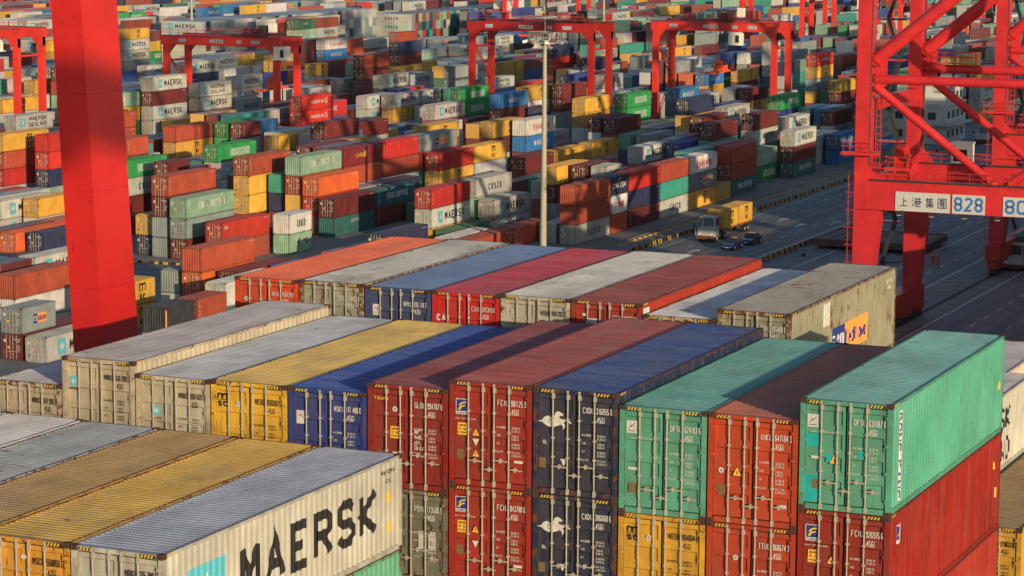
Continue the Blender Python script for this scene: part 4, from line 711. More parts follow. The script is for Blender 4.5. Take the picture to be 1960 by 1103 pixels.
 (50,4953,2,17,2,5,2), (50,5343,4,4,18,3,1,1), (50,6383,4,3,14,2,13), (50,6513,4,20,20,20,18), (50,6643,4,13,2,2,2), (50,6773,4,5,5,3), (50,6903,2,7,4,5,8,6), (50,6966,2,1,3,8,11,3),
 (50,7033,4,14,20,3,15,0), (50,7623,4,0,11,20,0,11), (51,4823,4,0,7,0,7), (51,5343,4,0,0,0,4), (51,5473,4,2,2,2,1), (51,5993,4,10,11,0,3), (51,6383,4,20,5,8,4,1), (51,6773,2,16,2,4,4,12),
 (51,6836,2,5,15,16), (51,7033,4,4,0,4,1,7), (52,5083,4,3,4,16), (52,6123,2,2,19,0,0), (52,6513,4,2,2,1,2), (52,6773,2,0,19,2,0,1), (52,6836,2,3,12,3,3,2), (52,6903,4,15,0,0,3,4),
 (52,7033,4,12,3,4,0,19), (52,7753,4,1,1,10,1,1), (53,5213,4,4,0,0,115), (53,5343,2,1,1,2,2,2), (53,5406,2,5,9,9,8), (53,5473,4,13,13,13,13,13), (53,6643,4,1,13,4,13,13), (53,6773,4,2,0,6,0,3),
 (53,6903,4,5,14,4,4,1), (53,7623,4,4,4,2,2), (53,7753,4,0,2,8,2), (54,5213,4,1,1,3,1,102), (54,5343,4,8,1,3,8), (54,5473,4,10,8,2,10,17), (54,5993,4,2,3,0,17), (54,6123,4,10,17,17,3,17),
 (54,6383,4,14,14,3,3,3), (54,6513,4,12,1,3,13,13), (54,6773,4,2,2,3,3,4), (54,6903,4,2,0,14,2,2), (54,7753,4,14,14), (54,7883,4,18,18,18,11), (55,5083,4,1,13,3,19), (55,5213,4,1,16,1,2,2),
 (55,5343,4,14,2,11,2,0), (55,5473,4,7,2,2,5,2), (55,5733,4,0,0,0,0,10), (55,5993,4,11,15,8,11), (55,6123,4,8,0,1,1), (55,6253,4,7,3,6), (55,6513,4,9,3,0,8,8), (55,6643,4,1,18,18,18,18),
 (55,6836,2,3,1,2,3,3), (55,7033,4,10,1,16,2,16), (55,7163,4,7,7,7,7,7), (55,7883,2,10,2,10), (56,5213,4,13,13,11,13,13), (56,5343,4,14,14,14,1,4), (56,5473,4,18,0,14,11,1), (56,5603,4,0,3,0,10),
 (56,6383,4,13,6,13,13,17), (56,6773,4,2,17,17,17,17), (56,7946,2,4,7,19,8), (57,5343,4,2,14,2,3,2), (57,5473,4,19,19,2,19,19), (57,5733,4,1,2,1,18,1), (57,6123,4,2,2,1,4), (57,6383,2,10,18,10,17,10),
 (57,6446,2,12,1,19,12,1), (57,6513,2,19,5,6,2,19), (57,6576,2,14,1,2,14,0), (57,6773,4,0,0,3,6,0), (58,5213,4,17,10,7,8,15), (58,5473,4,19,17,1,17,0), (58,6123,4,14,14,2,14,13), (58,6513,4,2,6,6,0,3),
 (58,6643,4,3,3,0,3,3), (59,5473,4,5,1,14,10,8), (59,5733,4,1,2,0,0,0), (59,5993,4,4,4,4,4), (59,6123,4,0,12,12), (59,6316,2,0,3,4,13), (59,6383,4,8,11,0,1,1), (59,6513,4,2,3,13,13,12),
 (59,6643,4,17,9,17,6,17), (59,6773,4,12,3,5,14,0), (60,5603,4,12,8,8,2,14), (60,5863,4,20,2,1,4,4), (60,6123,2,10,3,11,8,3), (60,6383,4,1,5,15), (60,6773,2,20,10,20,1,3), (61,5733,4,3,3,3,3,17),
 (61,5863,2,3,2,2,3,1), (61,5926,2,2,2,14,2,14), (61,6253,4,0,2,1,12), (61,6383,4,1,17,1,14), (61,6513,4,14,0,6,6), (61,6643,4,17,9,5,9), (62,5603,4,13,5,13,13,3), (62,6123,2,3,3,3,2,3),
 (62,6253,4,2,10,14,3), (62,6383,2,2,2,0), (63,5733,4,12,12,10,12,12), (63,5863,4,19,1,13,1,1), (63,6383,4,1,16,2,2), (63,6643,4,6,1,2,18), (63,7033,4,2,4,2,2,2), (64,5603,4,1,1,0,1,1),
 (64,5796,2,3,12,0,0,2), (64,5863,4,5,6,2,14,14), (64,6446,2,19,19,19,19), (65,5733,4,12,1,1,3,1), (65,6383,4,2,2,1,2), (65,6643,4,0,2,11,0), (65,6773,4,14,14,14,14), (66,5993,4,0,1,1,1,0),
 (66,6123,2,16,14,16,16,3), (66,6186,2,2,2,11,0,0), (66,6316,2,2,4,4,2,6), (66,6903,4,17,4,9,9), (67,5993,4,4,5,4,16,4), (67,6773,4,6,6,0,2), (67,7033,4,0,0,0,2), (68,5993,4,20,1,8,5,1),
 (68,6123,4,1,1,2,2,11), (68,6253,4,2,18,2,2,17), (68,6773,4,0,11,6,2,1), (68,6903,4,6,2,4,6,6), (69,5993,4,0,0,1,1,2), (69,6123,4,14,7,9,20,1), (69,6253,4,3,16,0,0,9), (69,6773,4,3,4,0,0,6),
 (69,6903,2,2,21,2,19), (70,6123,2,1,1,1,1,1), (70,6186,2,0,2,2,0,10), (70,6253,4,3,8,7,3,15), (70,6773,2,13,13,13,13,13), (70,7033,4,0,8,0,1), (71,6123,4,17,3,2,0,16), (71,6253,4,3,0,5,0,12),
 (71,6773,4,14,2,10,0), (72,6253,4,15,12,11,11,0), (72,6383,4,20,2,1,1,1), (72,6643,4,19,7,0,2,19), (72,7623,4,2,2,3,16), (73,6513,2,5,2,0,0,0), (73,7623,4,0,1,2,20), (74,6643,2,0,5,12,3,4),
 (74,6903,4,7,4,4), (74,7623,4,7,2,18,18), (75,7033,4,2,5,1,12), (75,7623,4,2,15,2,3), (76,7623,4,2,20,5,6), (78,7163,4,0,0,2,0), (84,7623,4,2,4,0), (84,7753,4,0,0,1)]
def yside(L):
    X = CW-.012
    return lambda u, v, o: (X+o, u, v)
def block_word(s, y0, y1, z0, h, m, wt=.2, gap=.5): return [(text_fit(s, y0, y1, z0, h, wt, gap), m)]
def brand(code, L):
    """lettering on the long side of a yard container: [(quads, material)]"""
    k = L/L40; q = []
    if code == 'maersk': q = [(rect(2.2*k, .55, 3.5*k, 2.1), 'sky'), (star7(2.85*k, 1.35, .5, 1), 'white')]+block_word('MAERSK', 4.2*k, 10.4*k, .75, 1.15, 'black')
    elif code == 'sealand': q = [(rect(1.6*k, .55, 2.9*k, 2.0), 'sky'), (star7(2.25*k, 1.3, .48, 1), 'white')]+block_word('MAERSK', 4.2*k, 9.6*k, 1.42, .78, 'black')+block_word('SEALAND', 4.2*k, 9.6*k, .42, .78, 'black')
    elif code == 'msc':
        c = 7.0*k; q = [(ribbon_q([(c-.55, 1.35), (c-.55, 2.15), (c-.18, 2.15), (c, 1.95), (c, 1.35)], .2)+ribbon_q([(c, 1.95), (c+.18, 2.15), (c+.55, 2.15), (c+.55, 1.35)], .2, 1), 'black'), (text_fit('S', c-.6, c-.08, .42, .66, .28), 'black'), (text_fit('C', c+.1, c+.6, .42, .66, .28), 'black')]
    elif code == 'eg': q = [(rect(3.9*k, .75, 9.9*k, 1.85), 'white')]+[(text_fit('EVERGREEN', 4.05*k, 9.75*k, .85, .9, .15, .3, 1), 'egr')]
    elif code in ('cs', 'csd'): q = block_word('CHINA SHIPPING', 3.2*k, 9.8*k, .95, 1.0, 'white', .2)+[(sum([text_fit(ch, .75, 1.0, .35+i*.3, .22, .2) for i, ch in enumerate('TEUCCS')], []), 'white')]
    elif code == 'cosco': q = block_word('COSCO', 4.2*k, 8.6*k, .75, .95, 'navyc', .24, 1.1)
    elif code == 'ym': q = block_word('YANG MING', 3.9*k, 9.6*k, .8, .9, 'redd', .2)+[(rect(3.1*k, .75, 3.55*k, 1.85), 'redd')]
    elif code == 'hs': q = block_word('HAMBURG SUD', 3.6*k, 8.6*k, 1.05, .62, 'white', .2)+[(ribbon_q([(9.0*k, .8), (9.8*k, 1.9)], .16)+ribbon_q([(9.0*k, 1.9), (9.9*k, .85)], .16, 1), 'white')]
    elif code == 'hanjin': q = block_word('HANJIN', 4.6*k, 9.2*k, .8, 1.05, 'white', .2)+[(disc(3.8*k, 1.3, .42), 'white')]
    elif code == 'kline': q = block_word('K LINE', 3.9*k, 8.2*k, .8, .95, 'white', .2)
    elif code == 'pon': q = [(rect(4.2*k, .8, 5.7*k, 1.75), 'blue'), (rect(5.7*k, .8, 8.9*k, 1.75), 'orange'), (text_fit('P&O', 4.35*k, 5.55*k, 1.0, .55, .2, layer=1), 'white'), (text_fit('NEDLLOYD', 5.85*k, 8.75*k, 1.0, .5, .2, layer=1), 'blue')]
    elif code == 'cma': q = block_word('CMA CGM', 1.2*k, 10.6*k, .9, .8, 'white', .24)+[(ribbon_q([(5*k, 1.9), (6*k, 2.2), (7*k, 2.3)], .12), 'white')]
    elif code == 'cap': q = block_word('CAPITAL', 4.9*k, 7.7*k, 1.5, .5, 'white', .14)
    elif code == 'caru': q = block_word('CARU', 4.0*k, 6.4*k, 1.1, .6, 'yellow', .2)+[(disc(6.9*k, 1.5, .5), 'yellow')]
    elif code == 'cai': q = [(text_fit('CAI', .6, 1.5, 1.7, .5, .26), 'white')]
    elif code == 'green': q = block_word('UASC', 5*k, 8*k, 1.2, .6, 'white')
    elif code == 'black': q = [(rect(.35, .3, .65, 2.3), 'orange')]
    elif code in ('brick', 'maroon', 'orange', 'red'): q = [(sum([text_fit(ch, .45, .7, .6+i*.26, .2, .2) for i, ch in enumerate('LATIRT')], []), 'white')]
    if L > 7: q = q+[(text_fit('TCKU 482915', L-1.6, L-.5, 2.2, .14, .18), 'white' if code not in ('maersk', 'sealand', 'cosco', 'white', 'ym', 'msc') else 'black')]
    return q
M['egr'] = flat('evergreen_letter', (.02, .30, .075), .5)
def ybody(L):
    mb = MB(); H = SD
    frame_mb(L, H, 'frame', mb); roof_mb(L, H, 'roof', mb); side_mb(L, H, True, 'side', mb); side_mb(L, H, False, 'side', mb); end_mb(L, H, 'side', mb)
    for x in (-.003, CW-.159):
        for y in (-.003, L-.175):
            for z in (0, H-.115): mb.box(x, y, z, x+.162, y+.178, z+.117, 'cast')
    return mb.mesh('yard_container_body_%d' % round(L*3.3))
def ydoor(k, reefer=False):
    mb = door_mb(SD, k)
    if reefer: return mb.mesh('door_plain')
    for j in (0, 1):
        x = RODX[k][j]; mb.tube((x, .02, .1), (x, .02, SD-.08), .028, 'rod', 5, cap=False)
        mb.beam((x, .0, .85), (x+.4, .0, .85), .02, .05, 'rod')
    if k == 0: put(mb, rect(.25, 1.75, .52, 2.05), df(.052), 'white'); put(mb, rect(.68, 1.1, .9, 1.35), df(.052), 'gold'); put(mb, rect(.28, .55, .48, .8), df(.052), 'brownp')
    else:
        put(mb, text_fit('TCKU', 1.42, 1.72, 2.0, .15, .22), df(.052), 'white'); put(mb, text_fit('482915', 1.80, 2.2, 2.0, .15, .22), df(.052), 'white'); put(mb, text_fit('42G1', 1.85, 2.1, 1.78, .13, .22), df(.052), 'white')
        for i in range(5): put(mb, text_fit('30.480 KG', 1.82, 2.18, 1.45-i*.13, .07, .22), df(.052), 'white')
    return mb.mesh('yard_door')
def yend_blank():
    mb = MB(); pr = corr(.16, CW-.16, .30, .045)
    for (a, da), (b, db) in zip(pr, pr[1:]): mb.face([(a, .04+da, .17), (b, .04+db, .17), (b, .04+db, SD-.12), (a, .04+da, SD-.12)], 'side')
    mb.box(.13, .02, .12, .20, .10, SD-.1, 'frame'); return mb.mesh('blank_end_wall')
DESC = dict(maroon='maroon', brick='brick red', maersk='pale grey black lettered', msc='yellow', grey='plain grey', cobalt='cobalt blue', navy='dark navy', teal='teal green',
 cs='pale green white lettered', green='dark green', eg='bright green white lettered', red='bright red', hs='red white lettered', white='plain white', cosco='cream dark lettered', ym='white red lettered',
 orange='orange', hanjin='sky blue white lettered', pon='grey green blue panelled', csd='dark teal white lettered', sealand='pale grey twice lettered', kline='scarlet white lettered', caru='dark red yellow lettered',
 cai='red small white lettered', cma='navy white lettered', cap='dark green small lettered', black='black orange striped')
SHORT = dict(maroon='maroon', brick='brick red', maersk='pale grey', msc='yellow', grey='grey', cobalt='cobalt blue', navy='navy', teal='teal', cs='pale green', green='dark green', eg='bright green', red='bright red', hs='red', white='white',
 cosco='cream', ym='white', orange='orange', hanjin='sky blue', pon='grey green', csd='dark teal', sealand='pale grey', kline='red', caru='dark red', cai='red', cma='navy', cap='dark green', black='black')
def screen(P):
    d = Vector(P)-CAMP; z = d.dot(_f); return 980+FPX*d.dot(_r2)/z, 551.5-FPX*d.dot(_u2)/z
def make_yard(x, y, z, L, code, seed, label):
    rnd = random.Random(seed); ff = rnd.uniform(.80, 1.15); c = [min(1, max(0, v*ff*rnd.uniform(.95, 1.05))) for v in PAL[code]]
    rust = rnd.choice((.05, .15, .25, .35, .55)); C4 = (*c, rust)
    r = link('shipping_container', cm(('yb', L), lambda: ybody(L)), None, C4); r.location = (x-CW, y, z)
    tag(r, label, 'container', 'containers stacked in the yard')
    blank = code not in ('maersk', 'msc', 'maroon', 'sealand') and rnd.random() < .35 or code in ('cs', 'cai', 'teal') and rnd.random() < .6
    if blank: link('end_wall', cm(('yblank',), yend_blank), r, C4)
    else:
        for k in (0, 1): link('door', cm(('yd', k), lambda: ydoor(k)), r, C4)
    q = brand(code, L)
    if code in ('brick', 'maroon', 'orange', 'red') and rnd.random() < .5: q = q[1:]
    if q:
        def mk():
            mb = MB()
            for qq, m in q: put(mb, qq, yside(L), m, .004)
            return mb.mesh('side_lettering')
        link('lettering', cm(('yl', code, L, len(q)), mk), r)
    return r
stuff_v, stuff_f, stuff_c = [], [], []; st_let = MB()
def stuff_box(x0, y0, z0, x1, y1, z1, c):
    b = len(stuff_v); stuff_v.extend([(x, y, z) for z in (z0, z1) for y in (y0, y1) for x in (x0, x1)])
    for q in ((4, 5, 7, 6), (0, 1, 5, 4), (2, 6, 7, 3), (0, 4, 6, 2), (1, 3, 7, 5)):
        stuff_f.append(tuple(b+i for i in q)); stuff_c.append(c)
plan = []
for ent in STACKS:
    ri, yy, ll = ent[:3]; b_, k_ = divmod(ri, 6)
    plan.append((-90.5-29.3*b_-3.1*k_, yy/10, L40 if ll == 4 else L20, [(NAMES[q % 100], q >= 100) for q in ent[3:]], b_, k_))
TIER = {1: ('alone on the ground',), 2: ('lower of two', 'upper of two'), 3: ('ground level of three', 'middle of three', 'top of three'), 4: ('ground level of four', 'second of four tiers', 'third of four tiers', 'top of four'), 5: ('ground level of five', 'second of five tiers', 'third of five tiers', 'fourth of five tiers', 'top of five')}
ORD = ['first', 'second', 'third', 'fourth', 'fifth', 'sixth', 'seventh', 'eighth', 'ninth', 'tenth', 'eleventh', 'twelfth', 'thirteenth', 'fourteenth', 'fifteenth', 'sixteenth', 'seventeenth', 'eighteenth', 'nineteenth', 'twentieth']
byrow = {}
for st in plan: byrow.setdefault((st[4], st[5]), []).append(st)
for v_ in byrow.values(): v_.sort(key=lambda st: st[1])
def top_near(st, dk, dy):
    for o_ in byrow.get((st[4], st[5]+dk), []):
        if abs(o_[1]+o_[2]/2-(st[1]+st[2]/2)-dy) < 6.5 and o_ is not st: return o_
def art(w): return ('an ' if w[0] in 'aeiou' else 'a ')+w
cands = []
for st in plan:
    x, y, L, lv, b_, k_ = st
    for i, (c, big) in enumerate(lv):
        if not big: continue
        me_ = ('short ' if L < 7 else '')+DESC[c]+' container'; ti = TIER[min(5, len(lv))][min(i, 4)]
        ti = ti if len(lv) > 1 else ''
        bl = ('on %s one' % art(SHORT[lv[i-1][0]])) if i > 0 else ''; ab = ('under %s one' % art(SHORT[lv[i+1][0]])) if i+1 < len(lv) else ''
        sd_ = top_near(st, -1, 0); be = top_near(st, 0, -13); af = top_near(st, 0, 13)
        side = ('beside %s topped stack' % art(SHORT[sd_[3][-1][0]])) if sd_ else ('with open lane beside it' if k_ == 0 else '')
        front = ('behind %s topped stack' % art(SHORT[be[3][-1][0]])) if be else ''
        aft = ('before %s topped stack' % art(SHORT[af[3][-1][0]])) if af else ''
        reg = 'in the stacks along the road' if b_ == 0 else 'in the %s block from the road' % ORD[b_]
        vs = [[me_, ti, bl or ab], [me_, ti, bl, ab], [me_, bl or ab, side], [me_, bl or ab, front], [me_, bl or ab, aft], [me_, bl or ab, reg], [me_, ti, side], [me_, ti, front], [me_, ti, aft], [me_, ti, reg], [me_, side, front], [me_, front, aft], [me_, side, aft], [me_, ti, side, reg], [me_, bl or ab, side, reg], [me_, front, reg], [me_, side, reg],
              [me_, '%s tier' % ORD[i], '%s row %s stack in %s' % (ORD[k_], ORD[min(19, byrow[(b_, k_)].index(st))], 'roadside block' if b_ == 0 else ORD[b_]+' block')]]
        cands.append(((x, y, i), [', '.join(q for q in v_ if q) for v_ in vs]))
cnt_ = {}
for _, vs in cands:
    for v_ in set(vs): cnt_[v_.replace(',', '')] = cnt_.get(v_.replace(',', ''), 0)+1
key = {}; used_ = set()
for k_, vs in cands:
    ok = [v_ for v_ in vs if cnt_[v_.replace(',', '')] == 1 and 4 <= len(v_.split()) <= 16 and v_ not in used_]
    key[k_] = ok[0] if ok else vs[-1]; used_.add(key[k_])
rs_ = random.Random(3)
for (x, y, L, lv, b_, k_) in plan:
    for i, (c, big) in enumerate(lv):
        z = G+.02+T*i
        if big: make_yard(x, y, z, L, c, int(x*7+y*13+i), key[(x, y, i)])
        else:
            ff = rs_.uniform(.75, 1.15); cc = [v*ff*rs_.uniform(.94, 1.06) for v in PAL[c]]
            jx = rs_.uniform(-.05, .05)
            stuff_box(x-CW+jx, y, z, x+jx, y+L, z+SD, cc)
            if y < 700 and L > 7 and c in ('maersk', 'msc', 'cs', 'eg', 'cosco', 'hs', 'hanjin', 'ym', 'sealand', 'csd', 'kline', 'pon'):
                for qq, m in brand(c, L)[:-1]: put(st_let, qq, (lambda u, v, o, x=x+jx, y=y, z=z: (x+o, y+u, z+v)), m, .006)
for y0_, ln_, nt_, pal_ in ((540, 104, 5, ['grey', 'maersk', 'cosco', 'maersk', 'grey', 'pon', 'cosco', 'maersk', 'navy', 'maroon', 'grey', 'sealand']), (664, 80, 4, ['brick', 'cs', 'teal', 'cosco', 'cs', 'brick', 'csd', 'navy', 'maroon', 'grey'])):
    for i in range(int(ln_/2.5)):
        for k in range(nt_): stuff_box(-324.5, y0_+i*2.5, G+.02+T*k, -312.4+rs_.uniform(-.05, .05), y0_+i*2.5+2.43, G+.02+T*k+SD, [v*rs_.uniform(.85, 1.15) for v in PAL[('maersk' if y0_ == 540 else 'cosco') if i == 0 else rs_.choice(pal_)]])
for k in (3, 4):
    for qq, m in brand('cosco', L40)[:-1]: put(st_let, qq, (lambda u, v, o, k=k: (-324.5+u, 664-o, G+T*(k-1)+v)), m, .006)
    for qq, m in brand('maersk', L40)[:-1]: put(st_let, qq, (lambda u, v, o, k=k: (-324.5+u, 540-o, G+T*k+v)), m, .006)
mm, nt, bs = newmat('distant_container_paint')
at = N(nt, 'ShaderNodeAttribute', attribute_name='paint'); tc = N(nt, 'ShaderNodeTexCoord'); ge = N(nt, 'ShaderNodeNewGeometry')
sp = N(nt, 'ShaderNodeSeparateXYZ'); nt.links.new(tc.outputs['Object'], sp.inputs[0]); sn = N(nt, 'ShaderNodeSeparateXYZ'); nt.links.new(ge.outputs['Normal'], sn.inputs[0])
v = tc.outputs['Object']
c1 = mixc(nt, ramp(nt, noise(nt, v, .35, 5), .35, .7, 0, .30), at.outputs['Color'], (.12, .10, .09))
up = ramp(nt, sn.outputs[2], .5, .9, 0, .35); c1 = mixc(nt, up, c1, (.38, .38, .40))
fr = ramp(nt, math_(nt, 'MULTIPLY', sn.outputs[1], -1.), .5, .9)
bars = math_(nt, 'GREATER_THAN', math_(nt, 'FRACT', math_(nt, 'MULTIPLY', sp.outputs[0], 1/.42)), .86)
c1 = mixc(nt, math_(nt, 'MULTIPLY', math_(nt, 'MULTIPLY', fr, bars), .5), c1, (.5, .46, .4))
nt.links.new(c1, bs.inputs['Base Color']); bs.inputs['Roughness'].default_value = .5
wv = N(nt, 'ShaderNodeMath', operation='SINE'); nt.links.new(math_(nt, 'MULTIPLY', sp.outputs[1], 22.6), wv.inputs[0])
bp = N(nt, 'ShaderNodeBump'); bp.inputs['Distance'].default_value = .02; bp.inputs['Strength'].default_value = .6; nt.links.new(wv.outputs[0], bp.inputs['Height']); nt.links.new(bp.outputs[0], bs.inputs['Normal'])
# lettering joined to the same object
lv0 = len(stuff_v); allv = stuff_v+st_let.v; allf = stuff_f+[tuple(i+lv0 for i in f) for f in st_let.f]
me = bpy.data.meshes.new('distant_containers'); me.from_pydata(allv, [], allf)
me.materials.append(mm)
for m in st_let.mats: me.materials.append(M[m])
me.polygons.foreach_set('material_index', [0]*len(stuff_f)+[k+1 for k in st_let.m])
ca = me.attributes.new('paint', 'FLOAT_COLOR', 'FACE')
buf = []
for c in stuff_c: buf += [*c, 1]
buf += [0, 0, 0, 1]*len(st_let.f); ca.data.foreach_set('color', buf); me.update()
o = link('distant_containers', me); tag(o, 'rest of the stacked containers filling the yard into the distance', 'containers', None, 'stuff')

# ------------------------------------------------------------------ ground, road, markings
def ground_mat():
    m, nt, bs = newmat('yard_concrete'); tc = N(nt, 'ShaderNodeTexCoord'); v = tc.outputs['Object']
    c = mixc(nt, ramp(nt, noise(nt, v, .05, 6), .35, .68), (.15, .145, .13), (.23, .22, .195))
    c = mixc(nt, ramp(nt, noise(nt, mapping(nt, v, (1.2, .05, 1)), .5, 6, .7), .5, .72, 0, .5), c, (.07, .067, .06))
    br = N(nt, 'ShaderNodeTexBrick'); br.offset = 0; br.inputs['Scale'].default_value = 1; br.inputs['Mortar Size'].default_value = .02
    br.inputs['Brick Width'].default_value = 5; br.inputs['Row Height'].default_value = 5; nt.links.new(v, br.inputs['Vector'])
    c = mixc(nt, math_(nt, 'MULTIPLY', br.outputs['Fac'], .5), c, (.05, .05, .05))
    nt.links.new(c, bs.inputs['Base Color']); bs.inputs['Roughness'].default_value = .85; return m
def asphalt(name, a, b, tracks=True):
    m, nt, bs = newmat(name); tc = N(nt, 'ShaderNodeTexCoord'); v = tc.outputs['Object']
    c = mixc(nt, ramp(nt, noise(nt, v, .12, 7, .65), .35, .68), a, b)
    if tracks: c = mixc(nt, ramp(nt, noise(nt, mapping(nt, v, (1., .02, 1)), .9, 4, .6), .45, .65, 0, .5), c, (.05, .05, .052))
    c = mixc(nt, ramp(nt, noise(nt, v, 6, 3), .3, .8, 0, .25), c, (.10, .10, .10))
    nt.links.new(c, bs.inputs['Base Color']); bs.inputs['Roughness'].default_value = .8; return m
M['concrete'] = ground_mat(); M['road'] = asphalt('road_asphalt', (.13, .13, .128), (.19, .185, .18)); M['quay'] = asphalt('quay_surface', (.13, .13, .125), (.20, .195, .19))
M['mkw'] = flat('marking_white', (.68, .67, .64), .7, var=.45, scale=1.5); M['mky'] = flat('marking_yellow', (.55, .38, .08), .7, var=.5, scale=1.5)
def sheet(name, x0, y0, x1, y1, z, m, n=1):
    mb = MB(); mb.face([(x0, y0, z), (x1, y0, z), (x1, y1, z), (x0, y1, z)], m); o = mb.build(name); tag(o, kind='structure'); return o
sheet('ground', -3000, -200, -2.2, 4000, G, 'concrete')
mb = MB(); mb.box(-2.2, -300, G-12, -2.0, 4000, G+.02, 'concrete'); tag(mb.build('quay_wall'), kind='structure')
mw, nt, bs = newmat('harbour_water'); bs.inputs['Base Color'].default_value = (.03, .05, .045, 1); bs.inputs['Roughness'].default_value = .1
tc = N(nt, 'ShaderNodeTexCoord'); bp = N(nt, 'ShaderNodeBump'); bp.inputs['Strength'].default_value = .3; nt.links.new(noise(nt, tc.outputs['Object'], .6, 5), bp.inputs['Height']); nt.links.new(bp.outputs[0], bs.inputs['Normal'])
M['water'] = mw; sheet('water', -2.0, -300, 3000, 4000, G-5, 'water')
sheet('road', -80.2, -150, -63.2, 2500, G+.004, 'road'); sheet('quay_apron', -62.8, -150, -2.2, 2500, G+.004, 'quay')
for y0, y1 in ((205.5, 220.5), (455.5, 481.5), (735.5, 761.5)): sheet('cross_road', -1500, y0, -86.5, y1, G+.004, 'road')
mb = MB(); z = G+.010
def dash(x, y0, y1, w, ln, gp, m='mkw', zz=z):
    y = y0
    while y < y1: mb.face([(x-w/2, y, zz), (x+w/2, y, zz), (x+w/2, y+ln, zz), (x-w/2, y+ln, zz)], m); y += ln+gp
for x in (-76.4, -68.4): dash(x, -100, 1500, .2, 2.4, 5.2)
dash(-72.4, -100, 1500, .18, 400, 0, 'mky'); dash(-64.6, -100, 1500, .22, 400, 0)
dash(-79.4, -100, 1500, .18, 400, 0)
for x in (-57.5, -53, -45.5, -41): dash(x, 100, 1200, .2, 400, 0) if x in (-57.5, -45.5) else dash(x, 100, 1200, .18, 2.2, 4.5)
dash(-49.3, 100, 1200, .18, 2.2, 4.5)
for x in (-30.5, -38): dash(x, 60, 1200, .22, 400, 0)
y = 60
while y < 420:
    mb.face([(-38, y, z), (-34.6, y+1.6, z), (-34.6, y+1.85, z), (-38, y+.25, z)], 'mky'); mb.face([(-33.2, y+1.2, z), (-30.5, y, z), (-30.5, y+.25, z), (-33.2, y+1.45, z)], 'mky'); y += 4.2
for x in (-26, -22, -18, -14, -10): dash(x, 60, 600, .2, 2.4, 3.6, 'mky' if x in (-22, -10) else 'mkw')
def arrow(x, y, s=1):
    P = [(-.12, 0), (.12, 0), (.12, 3.0), (.55, 3.0), (0, 4.6), (-.55, 3.0), (-.12, 3.0)]
    mb.face([(x+a*s*1.6, y+b*s, z) for a, b in P], 'mkw')
for x, y in ((-74.2, 258.5), (-70.2, 292), (-74.4, 297), (-66.5, 297), (-70.3, 330), (-74.4, 333)): arrow(x, y)
tag(mb.build('road_markings'), kind='structure')
mb = MB()
for x in (-33.5, -33.0): mb.box(x-.05, 40, G+.006, x+.05, 1500, G+.05, 'steel')
mb.box(-33.44, 40, G+.014, -33.06, 1500, G+.02, 'dark'); tag(mb.build('crane_rail_track'), kind='structure')
# low kerb of the yard edge
mb = MB(); mb.box(-86.3, 221, G, -86.0, 421, G+.15, 'concrete'); tag(mb.build('yard_kerb'), kind='structure')
# painted blocks and barriers in three lines
def kb():
    mb = MB(); mb.hexa([(-.14, -.45, 0), (.14, -.45, 0), (.14, .45, 0), (-.14, .45, 0), (-.09, -.4, .22), (.09, -.4, .22), (.09, .4, .22), (-.09, .4, .22)], 'blocky'); return mb.mesh('kerb_block')
kbm = kb(); n = 0; y = 262.
while y < 420 and n < 95:
    o = link('kerb_block', kbm); o.location = (-85.1, y, G); n += 1
    tag(o, 'small yellow kerb block in the line along the container stacks', 'kerb block', 'yellow kerb blocks along the yard edge'); y += 1.95
def barr():
    mb = MB(); P = lambda y0, y1, m: mb.hexa([(-.22, y0, 0), (.22, y0, 0), (.22, y1, 0), (-.22, y1, 0), (-.08, y0, .58), (.08, y0, .58), (.08, y1, .58), (-.08, y1, .58)], m)
    for i in range(5): P(-1.0+i*.4, -.6+i*.4, 'blocky' if i % 2 else 'blockb')
    return mb.mesh('barrier')
bm_ = barr(); rb = random.Random(5); n = 0
for x, y0, y1 in ((-81.2, 258, 420), (-62.9, 244, 345)):
    y = y0
    while y < y1:
        o = link('concrete_barrier', bm_); o.location = (x, y, G); n += 1; o.rotation_euler.z = rb.uniform(-.04, .04)
        tag(o, 'yellow and black striped barrier in the line between yard and road' if x < -70 else 'yellow and black striped barrier in the line between road and quay', 'barrier', 'striped barriers between yard and road' if x < -70 else 'striped barriers between road and quay')
        y += rb.choice((2.15, 2.15, 2.3, 3.6))
# striped kerb pieces of the cross roads
def sk():
    mb = MB()
    for i in range(4): mb.box(-1.2+i*.6, -.12, 0, -.6+i*.6, .12, .32, 'blocky' if i % 2 else 'blockb')
    return mb.mesh('striped_kerb')
skm = sk()
for i, (x, y) in enumerate([(-133.5+3.1*k, 219.2) for k in range(5)]+[(-133+3.4*k, 454.0) for k in range(9)]+[(-132+3.4*k, 483) for k in range(5)]+[(-103+3.4*k, 483) for k in range(5)]):
    o = link('striped_kerb', skm); o.location = (x, y, G); tag(o, 'black and yellow striped kerb piece edging the cross road at the block end', 'striped kerb', 'striped kerbs along the cross roads')

